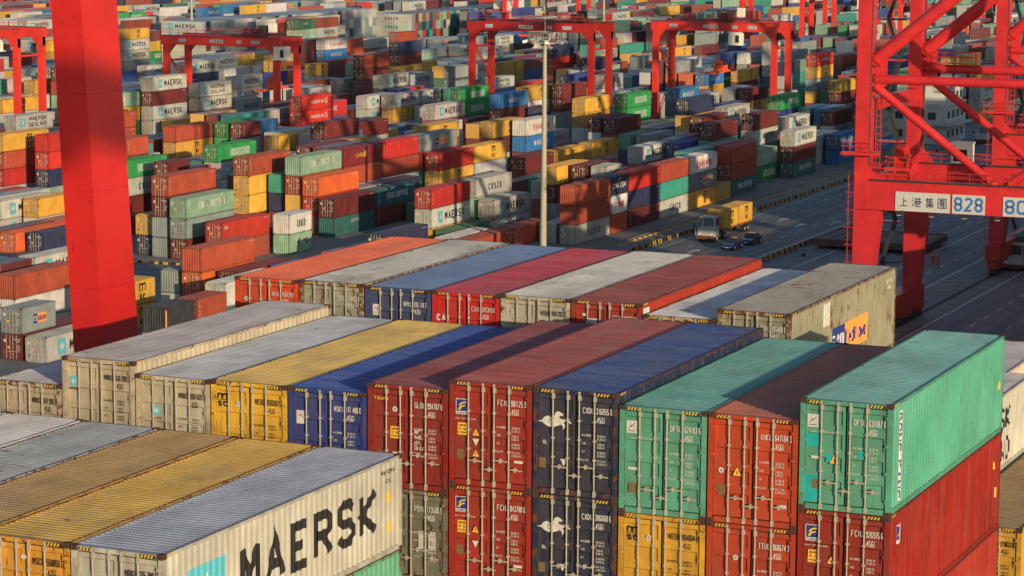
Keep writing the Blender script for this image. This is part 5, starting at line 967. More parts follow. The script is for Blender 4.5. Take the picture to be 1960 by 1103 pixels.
# ------------------------------------------------------------------ quay cranes
def railing(mb, p, q, h=1.1, m='rail', step=2.0, up=Vector((0, 0, 1))):
    p, q = Vector(p), Vector(q); n = max(1, round((q-p).length/step))
    for k in (h, h*.55): mb.beam(p+up*k, q+up*k, .06, .06, m)
    for i in range(n+1): a = p.lerp(q, i/n); mb.beam(a, a+up*h, .06, .06, m)
def ladder(mb, p, q, m='rail', w=.5, cage=True):
    p, q = Vector(p), Vector(q); d = Vector((w/2, 0, 0)); n = round((q-p).length/.6)
    for s in (-1, 1): mb.beam(p+d*s, q+d*s, .07, .07, m)
    for i in range(n): a = p.lerp(q, i/n); mb.beam(a-d, a+d, .05, .05, m)
    if cage:
        for i in range(0, n, 3):
            a = p.lerp(q, i/n); mb.beam(a+Vector((-.4, 0, 0)), a+Vector((-.4, -.7, 0)), .05, .05, m); mb.beam(a+Vector((-.4, -.7, 0)), a+Vector((.4, -.7, 0)), .05, .05, m); mb.beam(a+Vector((.4, -.7, 0)), a+Vector((.4, 0, 0)), .05, .05, m)
def stairs(mb, p, q, m='steel', w=.8):
    p, q = Vector(p), Vector(q); n = max(3, round(abs(q.z-p.z)/.3)); d = Vector((0, w/2, 0))
    for s in (-1, 1): mb.beam(p+d*s, q+d*s, .08, .22, m); mb.beam(p+d*s+Vector((0, 0, 1)), q+d*s+Vector((0, 0, 1)), .05, .05, m)
    for i in range(n): a = p.lerp(q, i/n); mb.box(a.x-.14, a.y-w/2, a.z-.02, a.x+.14, a.y+w/2, a.z+.02, m)
def ffront(X, Y, Z): return lambda u, v, o: (X+u, Y-o, Z+v)
HAN = [[[(5, 9), (5, 1)], [(5, 5.5), (8, 5.5)], [(1, 1), (9, 1)]],
 [[(1, 9), (2.2, 8)], [(.6, 6.5), (1.8, 5.6)], [(.8, 1), (2.4, 3.6)], [(3.5, 7.8), (9.5, 7.8)], [(3, 5.6), (9.8, 5.6)], [(5, 9.2), (5, 5.6)], [(7.8, 9.2), (7.8, 5.6)], [(4.8, 5.6), (3, 3.6)], [(8, 5.6), (9.8, 3.8)], [(4.6, 4.4), (7.8, 4.4), (7.8, 2.9), (4.6, 2.9)], [(4.6, 4.4), (4.6, 1), (8.8, 1), (8.8, 1.8)]],
 [[(3.4, 9.4), (1.5, 7)], [(2.8, 8), (2.8, 3.8)], [(6, 9.5), (6.6, 8.4)], [(2.8, 8), (8.8, 8)], [(2.8, 6.6), (8.4, 6.6)], [(2.8, 5.2), (8.4, 5.2)], [(2.8, 3.8), (9, 3.8)], [(5.8, 8), (5.8, 0)], [(1, 2.6), (9.4, 2.6)], [(5.8, 2.6), (2, .4)], [(5.8, 2.6), (9.2, .4)]],
 [[(1, 9), (9, 9), (9, .6), (1, .6), (1, 9)], [(2.6, 7.6), (7.4, 7.6)], [(5, 8.4), (5, 4.6)], [(3, 6.6), (7, 6.6), (7, 5), (3, 5), (3, 6.6)], [(2.4, 4.2), (7.6, 4.2)], [(2.4, 2.8), (8, 2.8)], [(6.4, 3.9), (6.4, 1.4), (5.6, 1.6)], [(3.8, 2.4), (4.4, 1.6)]]]
def quay_crane(Y0, label, sign=None, lod=1, boom=True):
    Y1 = Y0+19.8; XL, XW = -33.9, -3.9; LW, LD = 1.38, 2.15; ZT = 26.
    t = empty('quay_crane', (-20, Y0, G), label, 'quay crane', None)
    def P(mb, name, mat=None): o = mb.build(name, t); o.location = (20, -Y0, -G); return o
    for Y in (Y0, Y1):
        for X, s in ((XL, 1), (XW-LW, -1)):
            mb = MB(); mb.box(X, Y, -18, X+LW, Y+LD, ZT, 'crane')
            a, b = (X, X+LW+(1.3 if s > 0 else 0)) if s > 0 else (X-1.3, X+LW)
            mb.hexa([(X, Y, -29.6), (X+LW+.15, Y, -29.6), (X+LW+.15, Y+LD, -29.6), (X, Y+LD, -29.6), (a, Y, -18.05), (b, Y, -18.05), (b, Y+LD, -18.05), (a, Y+LD, -18.05)], 'crane')
            for z in range(-14, 24, 6): mb.box(X-.02, Y-.02, z, X+LW+.02, Y+LD+.02, z+.05, 'craneb')
            P(mb, 'leg')
        mb = MB(); mb.box(XL+LW, Y+.15, -18.0, XW-LW, Y+LD-.15, -15.0, 'crane'); mb.hexa([(XL+LW, Y+.2, -15), (XL+LW+1.4, Y+.2, -15), (XL+LW+1.4, Y+LD-.2, -15), (XL+LW, Y+LD-.2, -15), (XL+LW, Y+.2, -13.6), (XL+LW+.1, Y+.2, -13.6), (XL+LW+.1, Y+LD-.2, -13.6), (XL+LW, Y+LD-.2, -13.6)], 'crane')
        mb.box(XL+LW+.4, Y-.15, -15.0, XW-LW-.4, Y+.15, -14.85, 'steel'); P(mb, 'portal_beam')
        mid = (XL+LW+XW-LW)/2; yc = Y+LD/2
        for nm, p, q, r in (('horizontal_brace', (XL+LW-.1, yc, -4.7), (XW-LW, yc, -4.7), .48), ('diagonal_brace', (XL+LW, yc, -3.0), (mid, yc, 8.2), .72), ('diagonal_brace', (mid, yc, 8.2), (XW-LW, yc, -3.0), .72),
                            ('lower_brace', (XL+LW, yc, -5.2), (mid-.5, yc, -15.1), .44), ('lower_brace', (mid+.5, yc, -15.1), (XW-LW, yc, -5.2), .44), ('upper_brace', (XL+LW, yc, 20), (mid, yc, 8.2), .5), ('upper_brace', (mid, yc, 8.2), (XW-LW, yc, 20), .5)):
            mb = MB(); mb.tube(p, q, r, 'crane', 14)
            d = (Vector(q)-Vector(p)); n = int(d.length/3)
            for i in range(1, n): a = Vector(p)+d*i/n; mb.tube(a, a+d.normalized()*.06, r+.012, 'craneb', 14)
            e_ = d.normalized()
            for w_ in (.35, .5): mb.tube(Vector(p)+e_*w_, Vector(p)+e_*(w_+.08), r+.13, 'craneb', 14); mb.tube(Vector(q)-e_*w_, Vector(q)-e_*(w_+.08), r+.13, 'craneb', 14)
            mb.build(nm, t, smooth=True).location = (20, -Y0, -G)
        mb = MB()
        for X, s in ((XL+LW-.1, 1), (XW-LW+.1, -1)): mb.hexa([(X, yc-.12, -6.6), (X+s*1.6, yc-.12, -5.3), (X+s*1.6, yc+.12, -5.3), (X, yc+.12, -6.6), (X, yc-.12, -1.6), (X+s*1.6, yc-.12, -2.6), (X+s*1.6, yc+.12, -2.6), (X, yc+.12, -1.6)], 'crane')
        P(mb, 'gusset_plate')
        mb = MB(); railing(mb, (XL+LW+.5, Y+.25, -15), (XL+16, Y+.25, -15)); railing(mb, (XL+LW+.5, Y+LD-.25, -15), (XW-2, Y+LD-.25, -15)); P(mb, 'railing')
    for X in (XL, XW-LW):
        mb = MB(); mb.box(X-.15, Y0-1.2, -30.6, X+LW+.25, Y1+LD+1.2, -28.6, 'craneb'); P(mb, 'sill_beam')
        for Y in (Y0-1.0, Y0+4.5, Y1-4, Y1+1.4):
            mb = MB(); mb.box(X+.1, Y, -31.6, X+LW-.1, Y+3.4, -30.7, 'craneb')
            for i in range(4): mb.tube((X+.3, Y+.45+i*.85, G+.42), (X+LW-.3, Y+.45+i*.85, G+.42), .36, 'steel', 12)
            P(mb, 'bogie')
        for z in (-8, 20, 25.2): mb = MB(); mb.box(X+.2, Y0+LD, z, X+LW-.2, Y1, z+1.2, 'crane'); P(mb, 'cross_beam')
    mb = MB()
    for i in range(7): x_ = XL+LW+3+i*3.4; mb.box(x_, Y0+.5, -18.45, x_+.5, Y0+1.1, -18.01, 'steel'); mb.box(x_+.05, Y0+.55, -18.5, x_+.45, Y0+1.05, -18.452, 'cream')
    P(mb, 'floodlight_rail')
    mb = MB()
    for k in (.3, .45, .6): mb.tube((XL+LW+.06, Y0+k, -14.8), (XL+LW+.06, Y0+k, 25), .05, 'steel', 6); mb.tube((XL+LW+.06, Y1+k+1, -14.8), (XL+LW+.06, Y1+k+1, 25), .05, 'steel', 6)
    for k in range(12): mb.box(XL+LW+.003, Y0+.25, -14+k*3, XL+LW+.14, Y0+.7, -13.9+k*3, 'rail')
    P(mb, 'cable_conduit')
    mb = MB(); mb.tube((XL+LW+1.0, Y0+8, -13.4), (XL+LW+1.9, Y0+8, -13.4), 1.5, 'craneb', 20); mb.tube((XL+LW+.9, Y0+8, -13.4), (XL+LW+2.0, Y0+8, -13.4), .5, 'steel', 12); mb.box(XL+LW-.3, Y0+7.2, -15.8, XL+LW+2.1, Y0+8.8, -15, 'craneb'); P(mb, 'cable_reel')
    mb = MB(); mb.box(XL+.3, Y0+LD, -16.2, XL+LW-.3, Y1, -15, 'crane'); railing(mb, (XL+.3, Y0+LD, -15), (XL+.3, Y1, -15)); railing(mb, (XL+LW-.3, Y0+LD, -15), (XL+LW-.3, Y1, -15)); P(mb, 'side_beam')
    for zz_ in (-4.1,): mb = MB(); mb.box(XL+LW+.6, Y1+.4, zz_, XL+LW+6, Y1+1.7, zz_+.12, 'crane'); railing(mb, (XL+LW+.6, Y1+.4, zz_+.12), (XL+LW+6, Y1+.4, zz_+.12), step=.9); railing(mb, (XL+LW+.6, Y1+1.7, zz_+.12), (XL+LW+6, Y1+1.7, zz_+.12), step=.9); P(mb, 'walkway')
    # ladders, platforms and the service stair on the landside legs
    mb = MB(); ladder(mb, (XL-.45, Y0+.5, -29), (XL-.45, Y0+.5, -14.5)); ladder(mb, (XL+LW+.5, Y0+LD-.2, -14), (XL+LW+.5, Y0+LD-.2, -6)); P(mb, 'ladder')
    for z, x0, x1 in ((-12.4, XL-1.2, XL+LW+1.3), (-13.8, XL+LW+2, XL+LW+4.4)):
        mb = MB(); mb.box(x0, Y0-1.0, z, x1, Y0-.05, z+.3, 'crane'); railing(mb, (x0, Y0-1.0, z+.3), (x1, Y0-1.0, z+.3), step=1); railing(mb, (x0, Y0-1.0, z+.3), (x0, Y0, z+.3), step=1); P(mb, 'platform')
    x = XL-1.9+2.6
    for i in range(9):
        z = -30+i*4.4; mb = MB(); a, b = (x-1.4, x) if i % 2 else (x, x-1.4)
        stairs(mb, (a-1.1, Y1-2.0, z), (b-1.1, Y1-2.0, z+4.2)); mb.box(x-3.2, Y1-2.6, z+4.2, x-.6, Y1-1.2, z+4.35, 'crane' if i % 2 else 'steel'); P(mb, 'stair_flight')
    mb = MB(); mb.box(XL+LW+3.6, Y1+.2, -15.0, XL+LW+5.7, Y1+2.0, -12.7, 'cream'); mb.box(XL+LW+3.85, Y1+.15, -14.6, XL+LW+5.35, Y1+.25, -13.3, 'glass'); mb.box(XL+LW+3.5, Y1+.1, -12.7, XL+LW+5.8, Y1+2.1, -12.55, 'cream'); P(mb, 'checker_cabin')
    if sign:
        for nm, x0, x1, what in sign:
            mb = MB(); zf = -17.95; mb.box(x0, Y0+.06, zf, x1, Y0+.149, zf+1.95, 'white'); fn = ffront(0, Y0+.06, zf)
            if what == 'han':
                for i, g in enumerate(HAN):
                    ox = x0+.35+i*1.33; q = []
                    for k, st in enumerate(g): q += ribbon_q([(ox+a*.105, .42+b*.11) for a, b in st], .10, k)
                    put(mb, q, fn, 'navyc', .004)
            else: put(mb, text_fit(what, x0+.18, x1-.18, .25, 1.45, .17, .35), fn, 'signb', .004)
            P(mb, nm)
    if boom:
        for yy in (Y0+4, Y1-4+LD):
            mb = MB(); mb.box(-62, yy-.5, 27.2, 46, yy+.5, 29.2, 'crane'); P(mb, 'boom_girder')
        mb = MB()
        for i in range(27): x = -62+i*4; mb.beam((x, Y0+4.5, 28), (x+4, Y1-4.5+LD, 28), .3, .3, 'crane')
        P(mb, 'boom_bracing')
        mb = MB(); mb.box(-52, Y0+3, 29.3, -40, Y1-1, 34, 'cream'); P(mb, 'machinery_house')
        for X in (XL+.7, XW-.7):
            mb = MB(); mb.beam((X, Y0+1, 26.4), (X, Y1+1, 26.4), 1.2, 1.6, 'crane'); P(mb, 'top_beam')
        mb = MB()
        for yy in (Y0+1, Y1+1): mb.beam((XW-.7, yy, 26), (XW-6, (Y0+Y1)/2+1, 52), .9, .9, 'crane'); mb.beam((XL+.7, yy, 26), (XW-6, (Y0+Y1)/2+1, 52), .6, .6, 'crane')
        mb.beam((XW-6, (Y0+Y1)/2+1, 52), (40, (Y0+Y1)/2+1, 29), .35, .35, 'crane'); P(mb, 'apex_frame')
    return t
M['signb'] = flat('sign_blue', (.04, .16, .42), .5)
quay_crane(196.9, 'red quay crane carrying white sign boards with blue number on its portal beam', [('name_board', -29.5, -23.85, 'han'), ('number_board', -23.6, -20.25, '828'), ('load_board', -18.4, -14.6, '80T')])
quay_crane(256.6, 'red quay crane standing behind the one with the sign boards', [('name_board', -29.5, -23.85, 'han'), ('number_board', -23.6, -20.25, '827')])
c3 = quay_crane(322., 'red quay crane third along the rail, unseen, added for its shadow')  # this crane and the next are unseen, added for their shadows
c4 = quay_crane(388., 'red quay crane fourth along the rail, unseen, added for its shadow')
# the close crane of which one leaning leg shows
t = empty('quay_crane', (-20, 0, G), 'red quay crane whose single massive leg rises in front of the yard', 'quay crane')
for nm, Y in (('leg', 12.), ('leg', -6.5)):
    for s, xt, xb in ((1, -9.66, -7.42), (-1, -39.5, -40.9)):
        mb = MB(); w = 1.20; top, bot = 38., -29.
        sl = -.0575 if s > 0 else .0575
        X = lambda z: (-7.56+sl*z if s > 0 else -40.6+sl*z)
        mb.hexa([(X(bot), Y, bot), (X(bot)+w, Y, bot), (X(bot)+w, Y+2.25, bot), (X(bot), Y+2.25, bot), (X(top), Y, top), (X(top)+w, Y, top), (X(top)+w, Y+2.25, top), (X(top), Y+2.25, top)], 'crane')
        o = mb.build(nm, t); o.location = (20, 0, -G)
lm, nt, bs = newmat('weathered_crane_red'); tc = N(nt, 'ShaderNodeTexCoord'); v = tc.outputs['Object']
c = mixc(nt, ramp(nt, noise(nt, v, .25, 4), .3, .7), (.58, .020, .018), (.44, .014, .014))
sq = N(nt, 'ShaderNodeSeparateXYZ'); nt.links.new(v, sq.inputs[0])
c = mixc(nt, math_(nt, 'MULTIPLY', math_(nt, 'LESS_THAN', math_(nt, 'FRACT', math_(nt, 'MULTIPLY', sq.outputs[2], .3)), .012), .5), c, (.25, .012, .012))
c = mixc(nt, ramp(nt, noise(nt, v, 1.3, 8, .8), .58, .70, 0, .7), c, (.18, .012, .010))
c = mixc(nt, ramp(nt, noise(nt, v, 9, 3, .5), .70, .74, 0, .8), c, (.05, .010, .008))
c = mixc(nt, ramp(nt, noise(nt, mapping(nt, v, (5, 5, .3)), 1.2, 5, .6), .58, .8, 0, .4), c, (.15, .03, .02))
c = mixc(nt, ramp(nt, noise(nt, mapping(nt, v, (3, 3, 1.2)), 2.6, 3, .5), .70, .76, 0, .7), c, (.05, .012, .01))
nt.links.new(c, bs.inputs['Base Color']); bs.inputs['Roughness'].default_value = .38; bs.inputs['Specular IOR Level'].default_value = .4
for o in t.children: o.data.materials.clear(); o.data.materials.append(lm)
mb = MB()
for Y in (-6.4, 12.1): mb.box(-39, Y, -20, -7.5, Y+2, -17, 'crane')
for X in (-41.8, -7.2): mb.box(X, -8, -31, X+1.8, 16, -29, 'crane'); mb.box(X+.2, -8, G+.1, X+1.6, 16, -31, 'steel')
o = mb.build('portal_frame', t); o.location = (20, 0, -G)

# ------------------------------------------------------------------ rubber tyred gantry cranes in the yard
def gantry(xl, xr, y0, y1, ztop, label, mat, trol, spread=None, cab=None, lod=1, num='401'):
    t = empty('gantry_crane', ((xl+xr)/2, y0, G), label, 'gantry crane', 'red gantry cranes spanning the container stacks'); off = (-(xl+xr)/2, -y0, -G)
    def P(mb, n): o = mb.build(n, t); o.location = off; return o
    zb = ztop-1.7; W = 1.15
    for X, s in ((xl, 1), (xr, -1)):
        for Y in (y0, y1):
            mb = MB(); mb.box(X-W/2, Y-.5, G+2.2, X+W/2, Y+.5, zb+.0, mat)
            mb.hexa([(X-W/2, Y-.45, zb-1.6), (X+W/2, Y-.45, zb-1.6), (X+W/2, Y+.45, zb-1.6), (X-W/2, Y+.45, zb-1.6), (min(X-W/2, X-W/2+s*1.4), Y-.45, zb), (max(X+W/2, X+W/2+s*1.4), Y-.45, zb), (max(X+W/2, X+W/2+s*1.4), Y+.45, zb), (min(X-W/2, X-W/2+s*1.4), Y+.45, zb)], mat)
            P(mb, 'leg')
        mb = MB(); mb.box(X-.55, y0-2.2, G+1.3, X+.55, y1+2.2, G+2.3, mat); P(mb, 'sill_beam')
        for Y in (y0-1.6, y0+.9, y1-.9, y1+1.6):
            mb = MB(); mb.tube((X-.35, Y, G+.72), (X+.35, Y, G+.72), .72, 'tyre', 16); mb.tube((X-.38, Y, G+.72), (X+.38, Y, G+.72), .34, 'rod', 10); P(mb, 'wheel')
        mb = MB(); zz = G+2.3
        if s > 0:
            for a, b in (((y0, zb-2), (y1, (zb+G)/2)), ((y1, (zb+G)/2), (y0, G+3))): mb.beam((X, a[0], a[1]), (X, b[0], b[1]), .18, .18, 'rail'); mb.beam((X+.45, a[0], a[1]), (X+.45, b[0], b[1]), .14, .14, 'rail')
        mb.beam((X, y0, zb-3.2), (X, y1, zb-3.2), .35, .35, mat); P(mb, 'leg_brace')
    for Y in (y0, y1):
        mb = MB(); mb.box(xl-.9, Y-.55, zb, xr+.9, Y+.55, ztop, mat); mb.box(xl-.9, Y-.6, ztop+.003, xr+.9, Y+.6, ztop+.1, 'steel'); P(mb, 'main_girder')
    mb = MB(); railing(mb, (xl-.9, y0-.6, ztop+.1), (xr+.9, y0-.6, ztop+.1), step=2.0); railing(mb, (xl-.9, y1+.6, ztop+.1), (xr+.9, y1+.6, ztop+.1), step=2.4); P(mb, 'railing')
    mb = MB(); fn = ffront(0, y0-.55, zb)
    for x0, x1, w in ((xl+3, xl+4.6, num), (xl+10, xl+13, 'SIPG'), (xl+16, xl+17, '17'), (xl+19.2, xl+21, 'ZPMC')):
        put(mb, rect(x0, .55, x1, 1.2), fn, 'white', .006)
        if w != 'SIPG': put(mb, text_fit(w, x0+.12, x1-.12, .66, .42, .17, layer=1), fn, 'signb', .01)
        else:
            for i, g_ in enumerate(HAN):
                for k, st in enumerate(g_): put(mb, ribbon_q([(x0+.35+i*.62+a*.05, .64+b*.045) for a, b in st], .05, 1+k), fn, 'navyc', .008)
    P(mb, 'sign_plate')
    X = trol; mb = MB(); mb.box(X-2.2, y0-.3, ztop+.45, X+2.2, y1+.3, ztop+.75, 'steel'); P(mb, 'trolley')
    mb = MB(); mb.tube((X-1, y0+1.5, ztop+1.3), (X+1.4, y0+1.5, ztop+1.3), .5, 'dark', 12); mb.box(X-1.8, y1-2.6, ztop+.76, X-.3, y1-1, ztop+2.1, 'steel'); mb.box(X+.5, y1-2.4, ztop+.76, X+1.8, y1-1.2, ztop+2.6, 'cream'); P(mb, 'hoist_machinery')
    mb = MB(); railing(mb, (X-2.2, y0-.3, ztop+.75), (X+2.2, y0-.3, ztop+.75), step=1.1); railing(mb, (X-2.2, y1+.3, ztop+.75), (X+2.2, y1+.3, ztop+.75), step=1.1); P(mb, 'trolley_railing')
    if cab:
        x, z = cab; mb = MB(); mb.box(x-1.25, y0-.7, z, x+1.25, y0+1.4, z+2.3, 'cream'); mb.box(x+.2, y0-.75, z+.35, x+.95, y0-.65, z+1.8, 'glass'); mb.box(x-1.35, y0-.4, z+.5, x-1.2, y0+1.1, z+1.9, 'glass'); mb.box(x-1.5, y0-.95, z-.16, x+1.6, y0+1.7, z-.003, 'cream'); mb.box(x-1.3, y0-.75, z+2.303, x+1.3, y0+1.5, z+2.4, 'cream'); P(mb, 'operator_cab')
    if spread:
        x, z = spread; mb = MB(); yc = (y0+y1)/2
        mb.box(x-.45, yc-5.8, z, x+.45, yc+5.8, z+.35, 'handle')
        for yy in (yc-5.9, yc+5.5): mb.box(x-1.15, yy, z-.05, x+1.15, yy+.4, z+.4, 'handle')
        mb.box(x-1.0, yc-1.4, z+.36, x+1.0, yc+1.4, z+1.5, 'handle'); mb.tube((x-.6, yc-.9, z+2.0), (x+.6, yc-.9, z+2.0), .55, 'handle', 12); mb.tube((x-.6, yc+.9, z+2.0), (x+.6, yc+.9, z+2.0), .55, 'dark', 12)
        P(mb, 'spreader')
        mb = MB()
        for dx in (-.5, .5):
            for dy in (-.9, .9): mb.tube((x+dx, yc+dy, z+2.2), (x+dx*1.5, yc+dy*1.2, ztop+.4), .035, 'steel', 4)
        P(mb, 'hoist_cable')
    return t
gantry(-228, -203.5, 383, 391.2, -13.7, 'bright red gantry crane with cream cab, over the pale grey stacks on the left', 'rtg', -209, (-206.4, -23.8), (-202.6, -17.6), num='401')
gantry(-171.6, -146.6, 403.5, 412.5, -10.3, 'shaded red gantry crane behind the tall lighting mast', 'rtg_shade', -150.5, (-160, -12.9), (-157, -15.0), num='604')
gantry(-142, -117.5, 426, 435, -10.4, 'red gantry crane with lowered orange spreader near the road', 'rtg', -128, (-130, -20.5), (-125.5, -14.6), num='401')
gantry(-257.5, -232.9, 339, 347, -10.8, 'red gantry crane cut by the photo edge behind the massive leg', 'rtg', -248, (-246, -14), (-238, -14.8), num='405')
for k, (X, Y, lb) in enumerate(((-176., 650, 'distant red gantry crane above the far stacks beside the truss crane'), (-146.8, 614, 'distant red gantry crane seen through the truss of the quay crane'), (-410.5, 618, 'distant orange red gantry crane beside the massive leg top'),
                 (-264.1, 683, 'distant red gantry crane beyond the lighting mast'), (-322.7, 800, 'distant red gantry crane at the top edge over far stacks'), (-205.4, 860, 'small far red gantry crane at the top edge of the yard'), (-117.5, 800, 'far red gantry crane near the quay road in the distance'))):
    gantry(X-24.6, X, Y, Y+8.5, -10.4, lb, 'rtg' if k != 4 else 'rtg_shade', X-12, None, (X-8, -14.8), num='41%d' % k)

# ------------------------------------------------------------------ lighting masts
def mast(x, y, zt, label, hi=True):
    t = empty('lighting_mast', (x, y, G), label, 'lighting mast')
    H = zt-G; mb = MB(); n = 6
    for i in range(n): mb.tube((0, 0, H*i/n), (0, 0, H*(i+1)/n), .44-.22*i/n, 'pole', 16, r2=.44-.22*(i+1)/n+.01, cap=False)
    mb.build('pole', t, smooth=True)
    mb = MB(); mb.tube((0, 0, H), (0, 0, H+4.6), .04, 'grey', 6); mb.build('lightning_rod', t)
    mb = MB(); R_ = 2.1; m = 20
    for i in range(m):
        a, b = 2*math.pi*i/m, 2*math.pi*(i+1)/m; p = Vector((R_*math.cos(a), R_*math.sin(a), H)); q = Vector((R_*math.cos(b), R_*math.sin(b), H)); e = Vector((0, 0, 1.2))
        for k in (0, .5, 1.): mb.beam(p+e*k, q+e*k, .07, .07, 'grey')
        mb.beam(p, p+e, .06, .06, 'grey')
        if i % 4 == 0: mb.beam((0, 0, H-.15), p, .12, .12, 'grey')
    mb.build('railing', t)
    mb = MB(); mb.tube((0, 0, H-.12), (0, 0, H-.02), R_, 'grey', 20); mb.tube((0, 0, H-.02), (0, 0, H+1.1), .35, 'steel', 10); mb.build('platform', t)
    for i in range(8):
        a = 2*math.pi*(i+.5)/8+.1; r = R_-.3 if i not in (0, 3, 4, 7) else R_+.15
        mb = MB(); c, s = math.cos(a), math.sin(a); mb.beam((c*(r-.25), s*(r-.25), H+.18), (c*(r+.55), s*(r+.55), H-.02), .5, .34, 'pole' if i % 2 else 'cream'); mb.build('floodlight', t)
    return t
mast(-86.2, 238.6, -4.3, 'tall pale lighting mast with round railed platform standing by the yard road')
mast(-318.2, 545, -2, 'thin far lighting mast above the long pale grey stack')
mast(-230.6, 620, -3, 'slender distant lighting mast rising between far blocks')

M['trl'] = flat('trailer_orange_grime', (.30, .07, .02), .7, var=.5)
# ------------------------------------------------------------------ trucks and cars
def tractor(x, y, label, trailer=False, group=None):
    t = empty('terminal_tractor', (x, y, G), label, 'truck', group)
    mb = MB(); mb.box(-1.2, .5, .55, 1.2, 5.2, .95, 'steel'); mb.build('chassis', t)
    mb = MB(); mb.hexa([(-1.25, 0, .75), (1.25, 0, .75), (1.25, 1.9, .75), (-1.25, 1.9, .75), (-1.2, .25, 1.75), (1.2, .25, 1.75), (1.2, 1.9, 1.95), (-1.2, 1.9, 1.95)], 'cabw'); mb.build('bonnet', t)
    mb = MB(); mb.hexa([(-.85, 1.0, 1.85), (.95, 1.0, 1.85), (.95, 2.9, 1.0), (-.85, 2.9, 1.0), (-.80, 1.25, 3.2), (.9, 1.25, 3.2), (.9, 2.9, 3.2), (-.80, 2.9, 3.2)], 'cabw'); mb.box(-.88, 1.1, 3.203, .98, 3.0, 3.34, 'cabw'); cab_ = mb.build('cab', t)
    mb = MB(); mb.hexa([(-.70, 1.02, 2.0), (.80, 1.02, 2.0), (.80, 1.08, 2.0), (-.70, 1.08, 2.0), (-.66, 1.20, 3.1), (.76, 1.20, 3.1), (.76, 1.26, 3.1), (-.66, 1.26, 3.1)], 'glass'); mb.box(.93, 1.5, 2.1, .965, 2.7, 3.05, 'glass'); mb.build('window', cab_)
    mb = MB(); mb.box(-1.28, -.14, .42, 1.28, -.003, .88, 'trl')
    for i in range(7): mb.face([(-1.2+i*.35, -.145, .44), (-1.05+i*.35, -.145, .44), (-.9+i*.35, -.145, .86), (-1.05+i*.35, -.145, .86)], 'steel')
    mb.build('bumper', t)
    mb = MB(); mb.tube((-1.45, .1, .9), (-1.45, .1, 2.9), .04, 'white', 6); mb.beam((-1.45, .1, 2.2), (-1.7, .1, 2.2), .3, .6, 'dark'); mb.build('mirror', t)
    for k, sx in enumerate((-.8, .8)):
        mb = MB(); mb.box(sx-.16, -.02, 1.05, sx+.16, .045, 1.25, 'cream'); mb.build('headlight', t)
    for yy in (1.2, 4.3):
        for sx in (-1, 1):
            mb = MB(); mb.tube((sx*.85, yy, .52), (sx*1.25, yy, .52), .52, 'tyre', 16); mb.tube((sx*1.22, yy, .52), (sx*1.27, yy, .52), .26, 'rod', 10); mb.build('wheel', t)
    if trailer:
        mb = MB(); 
        for sx in (-.55, .55): mb.box(sx-.1, 3.6, 1.0, sx+.1, 16.4, 1.35, 'trl')
        for i in range(7): mb.box(-1.2, 3.8+i*2.05, 1.1, 1.2, 4.0+i*2.05, 1.345, 'trl')
        mb.build('trailer_frame', t)
        for yy in (13.0, 14.3):
            for sx in (-1, 1):
                mb = MB(); mb.tube((sx*.7, yy, .5), (sx*1.22, yy, .5), .5, 'tyre', 16); mb.tube((sx*1.2, yy, .5), (sx*1.24, yy, .5), .24, 'rod', 10); mb.build('wheel', t)
    return t
TX, TY = -76.0, 270.6
tractor(TX, TY, 'white terminal tractor with striped bumper hauling two yellow containers along the road', True)
make_yard(TX+1.22, TY+3.9, G+1.36, L20, 'msc', 11, 'short yellow container riding just behind the white cab on the trailer')
make_yard(TX+1.22, TY+10.1, G+1.36, L20, 'msc', 12, 'short yellow container riding at the rear of the road trailer')
tractor(-77.8, 432, 'white terminal tractor driving beyond the white building')
tractor(-78.2, 384, 'white terminal tractor partly hidden behind the crane stair')
p = pxX(1332, 280, -113.8); tractor(-113.8, p.y, 'white terminal tractor in the lane between dark container stacks')
p = px(1953, 512, G); tt = tractor(p.x, p.y-4.2, 'terminal tractor at the picture edge under the second quay crane', True)
make_yard(p.x+1.22, p.y-.2, G+1.36, L20, 'green', 5, 'short dull green container on the trailer at the picture edge')
def car(x, y, label):
    t = empty('parked_car', (x, y, G), label, 'car'); mb = MB()
    S = [(-.0, .35, .62), (.15, .35, .72), (1.15, .32, .92), (1.55, .32, .98), (2.2, .32, 1.0), (3.6, .32, 1.0), (4.35, .35, .95), (4.5, .4, .7)]
    for (a, b0, t0), (b, b1, t1) in zip(S, S[1:]): mb.hexa([(-.86, a, b0-.1), (.86, a, b0-.1), (.86, b, b1-.1), (-.86, b, b1-.1), (-.80, a, t0), (.80, a, t0), (.80, b, t1), (-.80, b, t1)], 'carblue')
    mb.build('body', t, smooth=False)
    mb = MB(); mb.hexa([(-.76, 1.35, .98), (.76, 1.35, .98), (.76, 3.95, .99), (-.76, 3.95, .99), (-.60, 2.05, 1.42), (.60, 2.05, 1.42), (.60, 3.3, 1.42), (-.60, 3.3, 1.42)], 'glass'); mb.build('window', t)
    mb = MB(); mb.box(-.61, 2.0, 1.423, .61, 3.35, 1.46, 'carblue'); mb.build('roof', t)
    for sx in (-1, 1):
        mb = MB(); mb.hexa([(sx*.55-.2, -.012, .5), (sx*.55+.2, -.012, .5), (sx*.55+.2, .2, .5), (sx*.55-.2, .2, .5), (sx*.55-.2, .06, .63), (sx*.55+.2, .06, .63), (sx*.55+.2, .2, .66), (sx*.55-.2, .2, .66)], 'white'); mb.build('headlight', t)
        for yy in (.85, 3.6): mb = MB(); mb.tube((sx*.68, yy, .32), (sx*.89, yy, .32), .32, 'tyre', 14); mb.tube((sx*.87, yy, .32), (sx*.90, yy, .32), .19, 'rod', 8); mb.build('wheel', t)
    mb = MB(); mb.box(-.25, -.02, .36, .25, .0, .46, 'white'); mb.build('number_plate', t)
car(-70.5, 263.6, 'dark blue saloon car in front, beside the striped barriers')
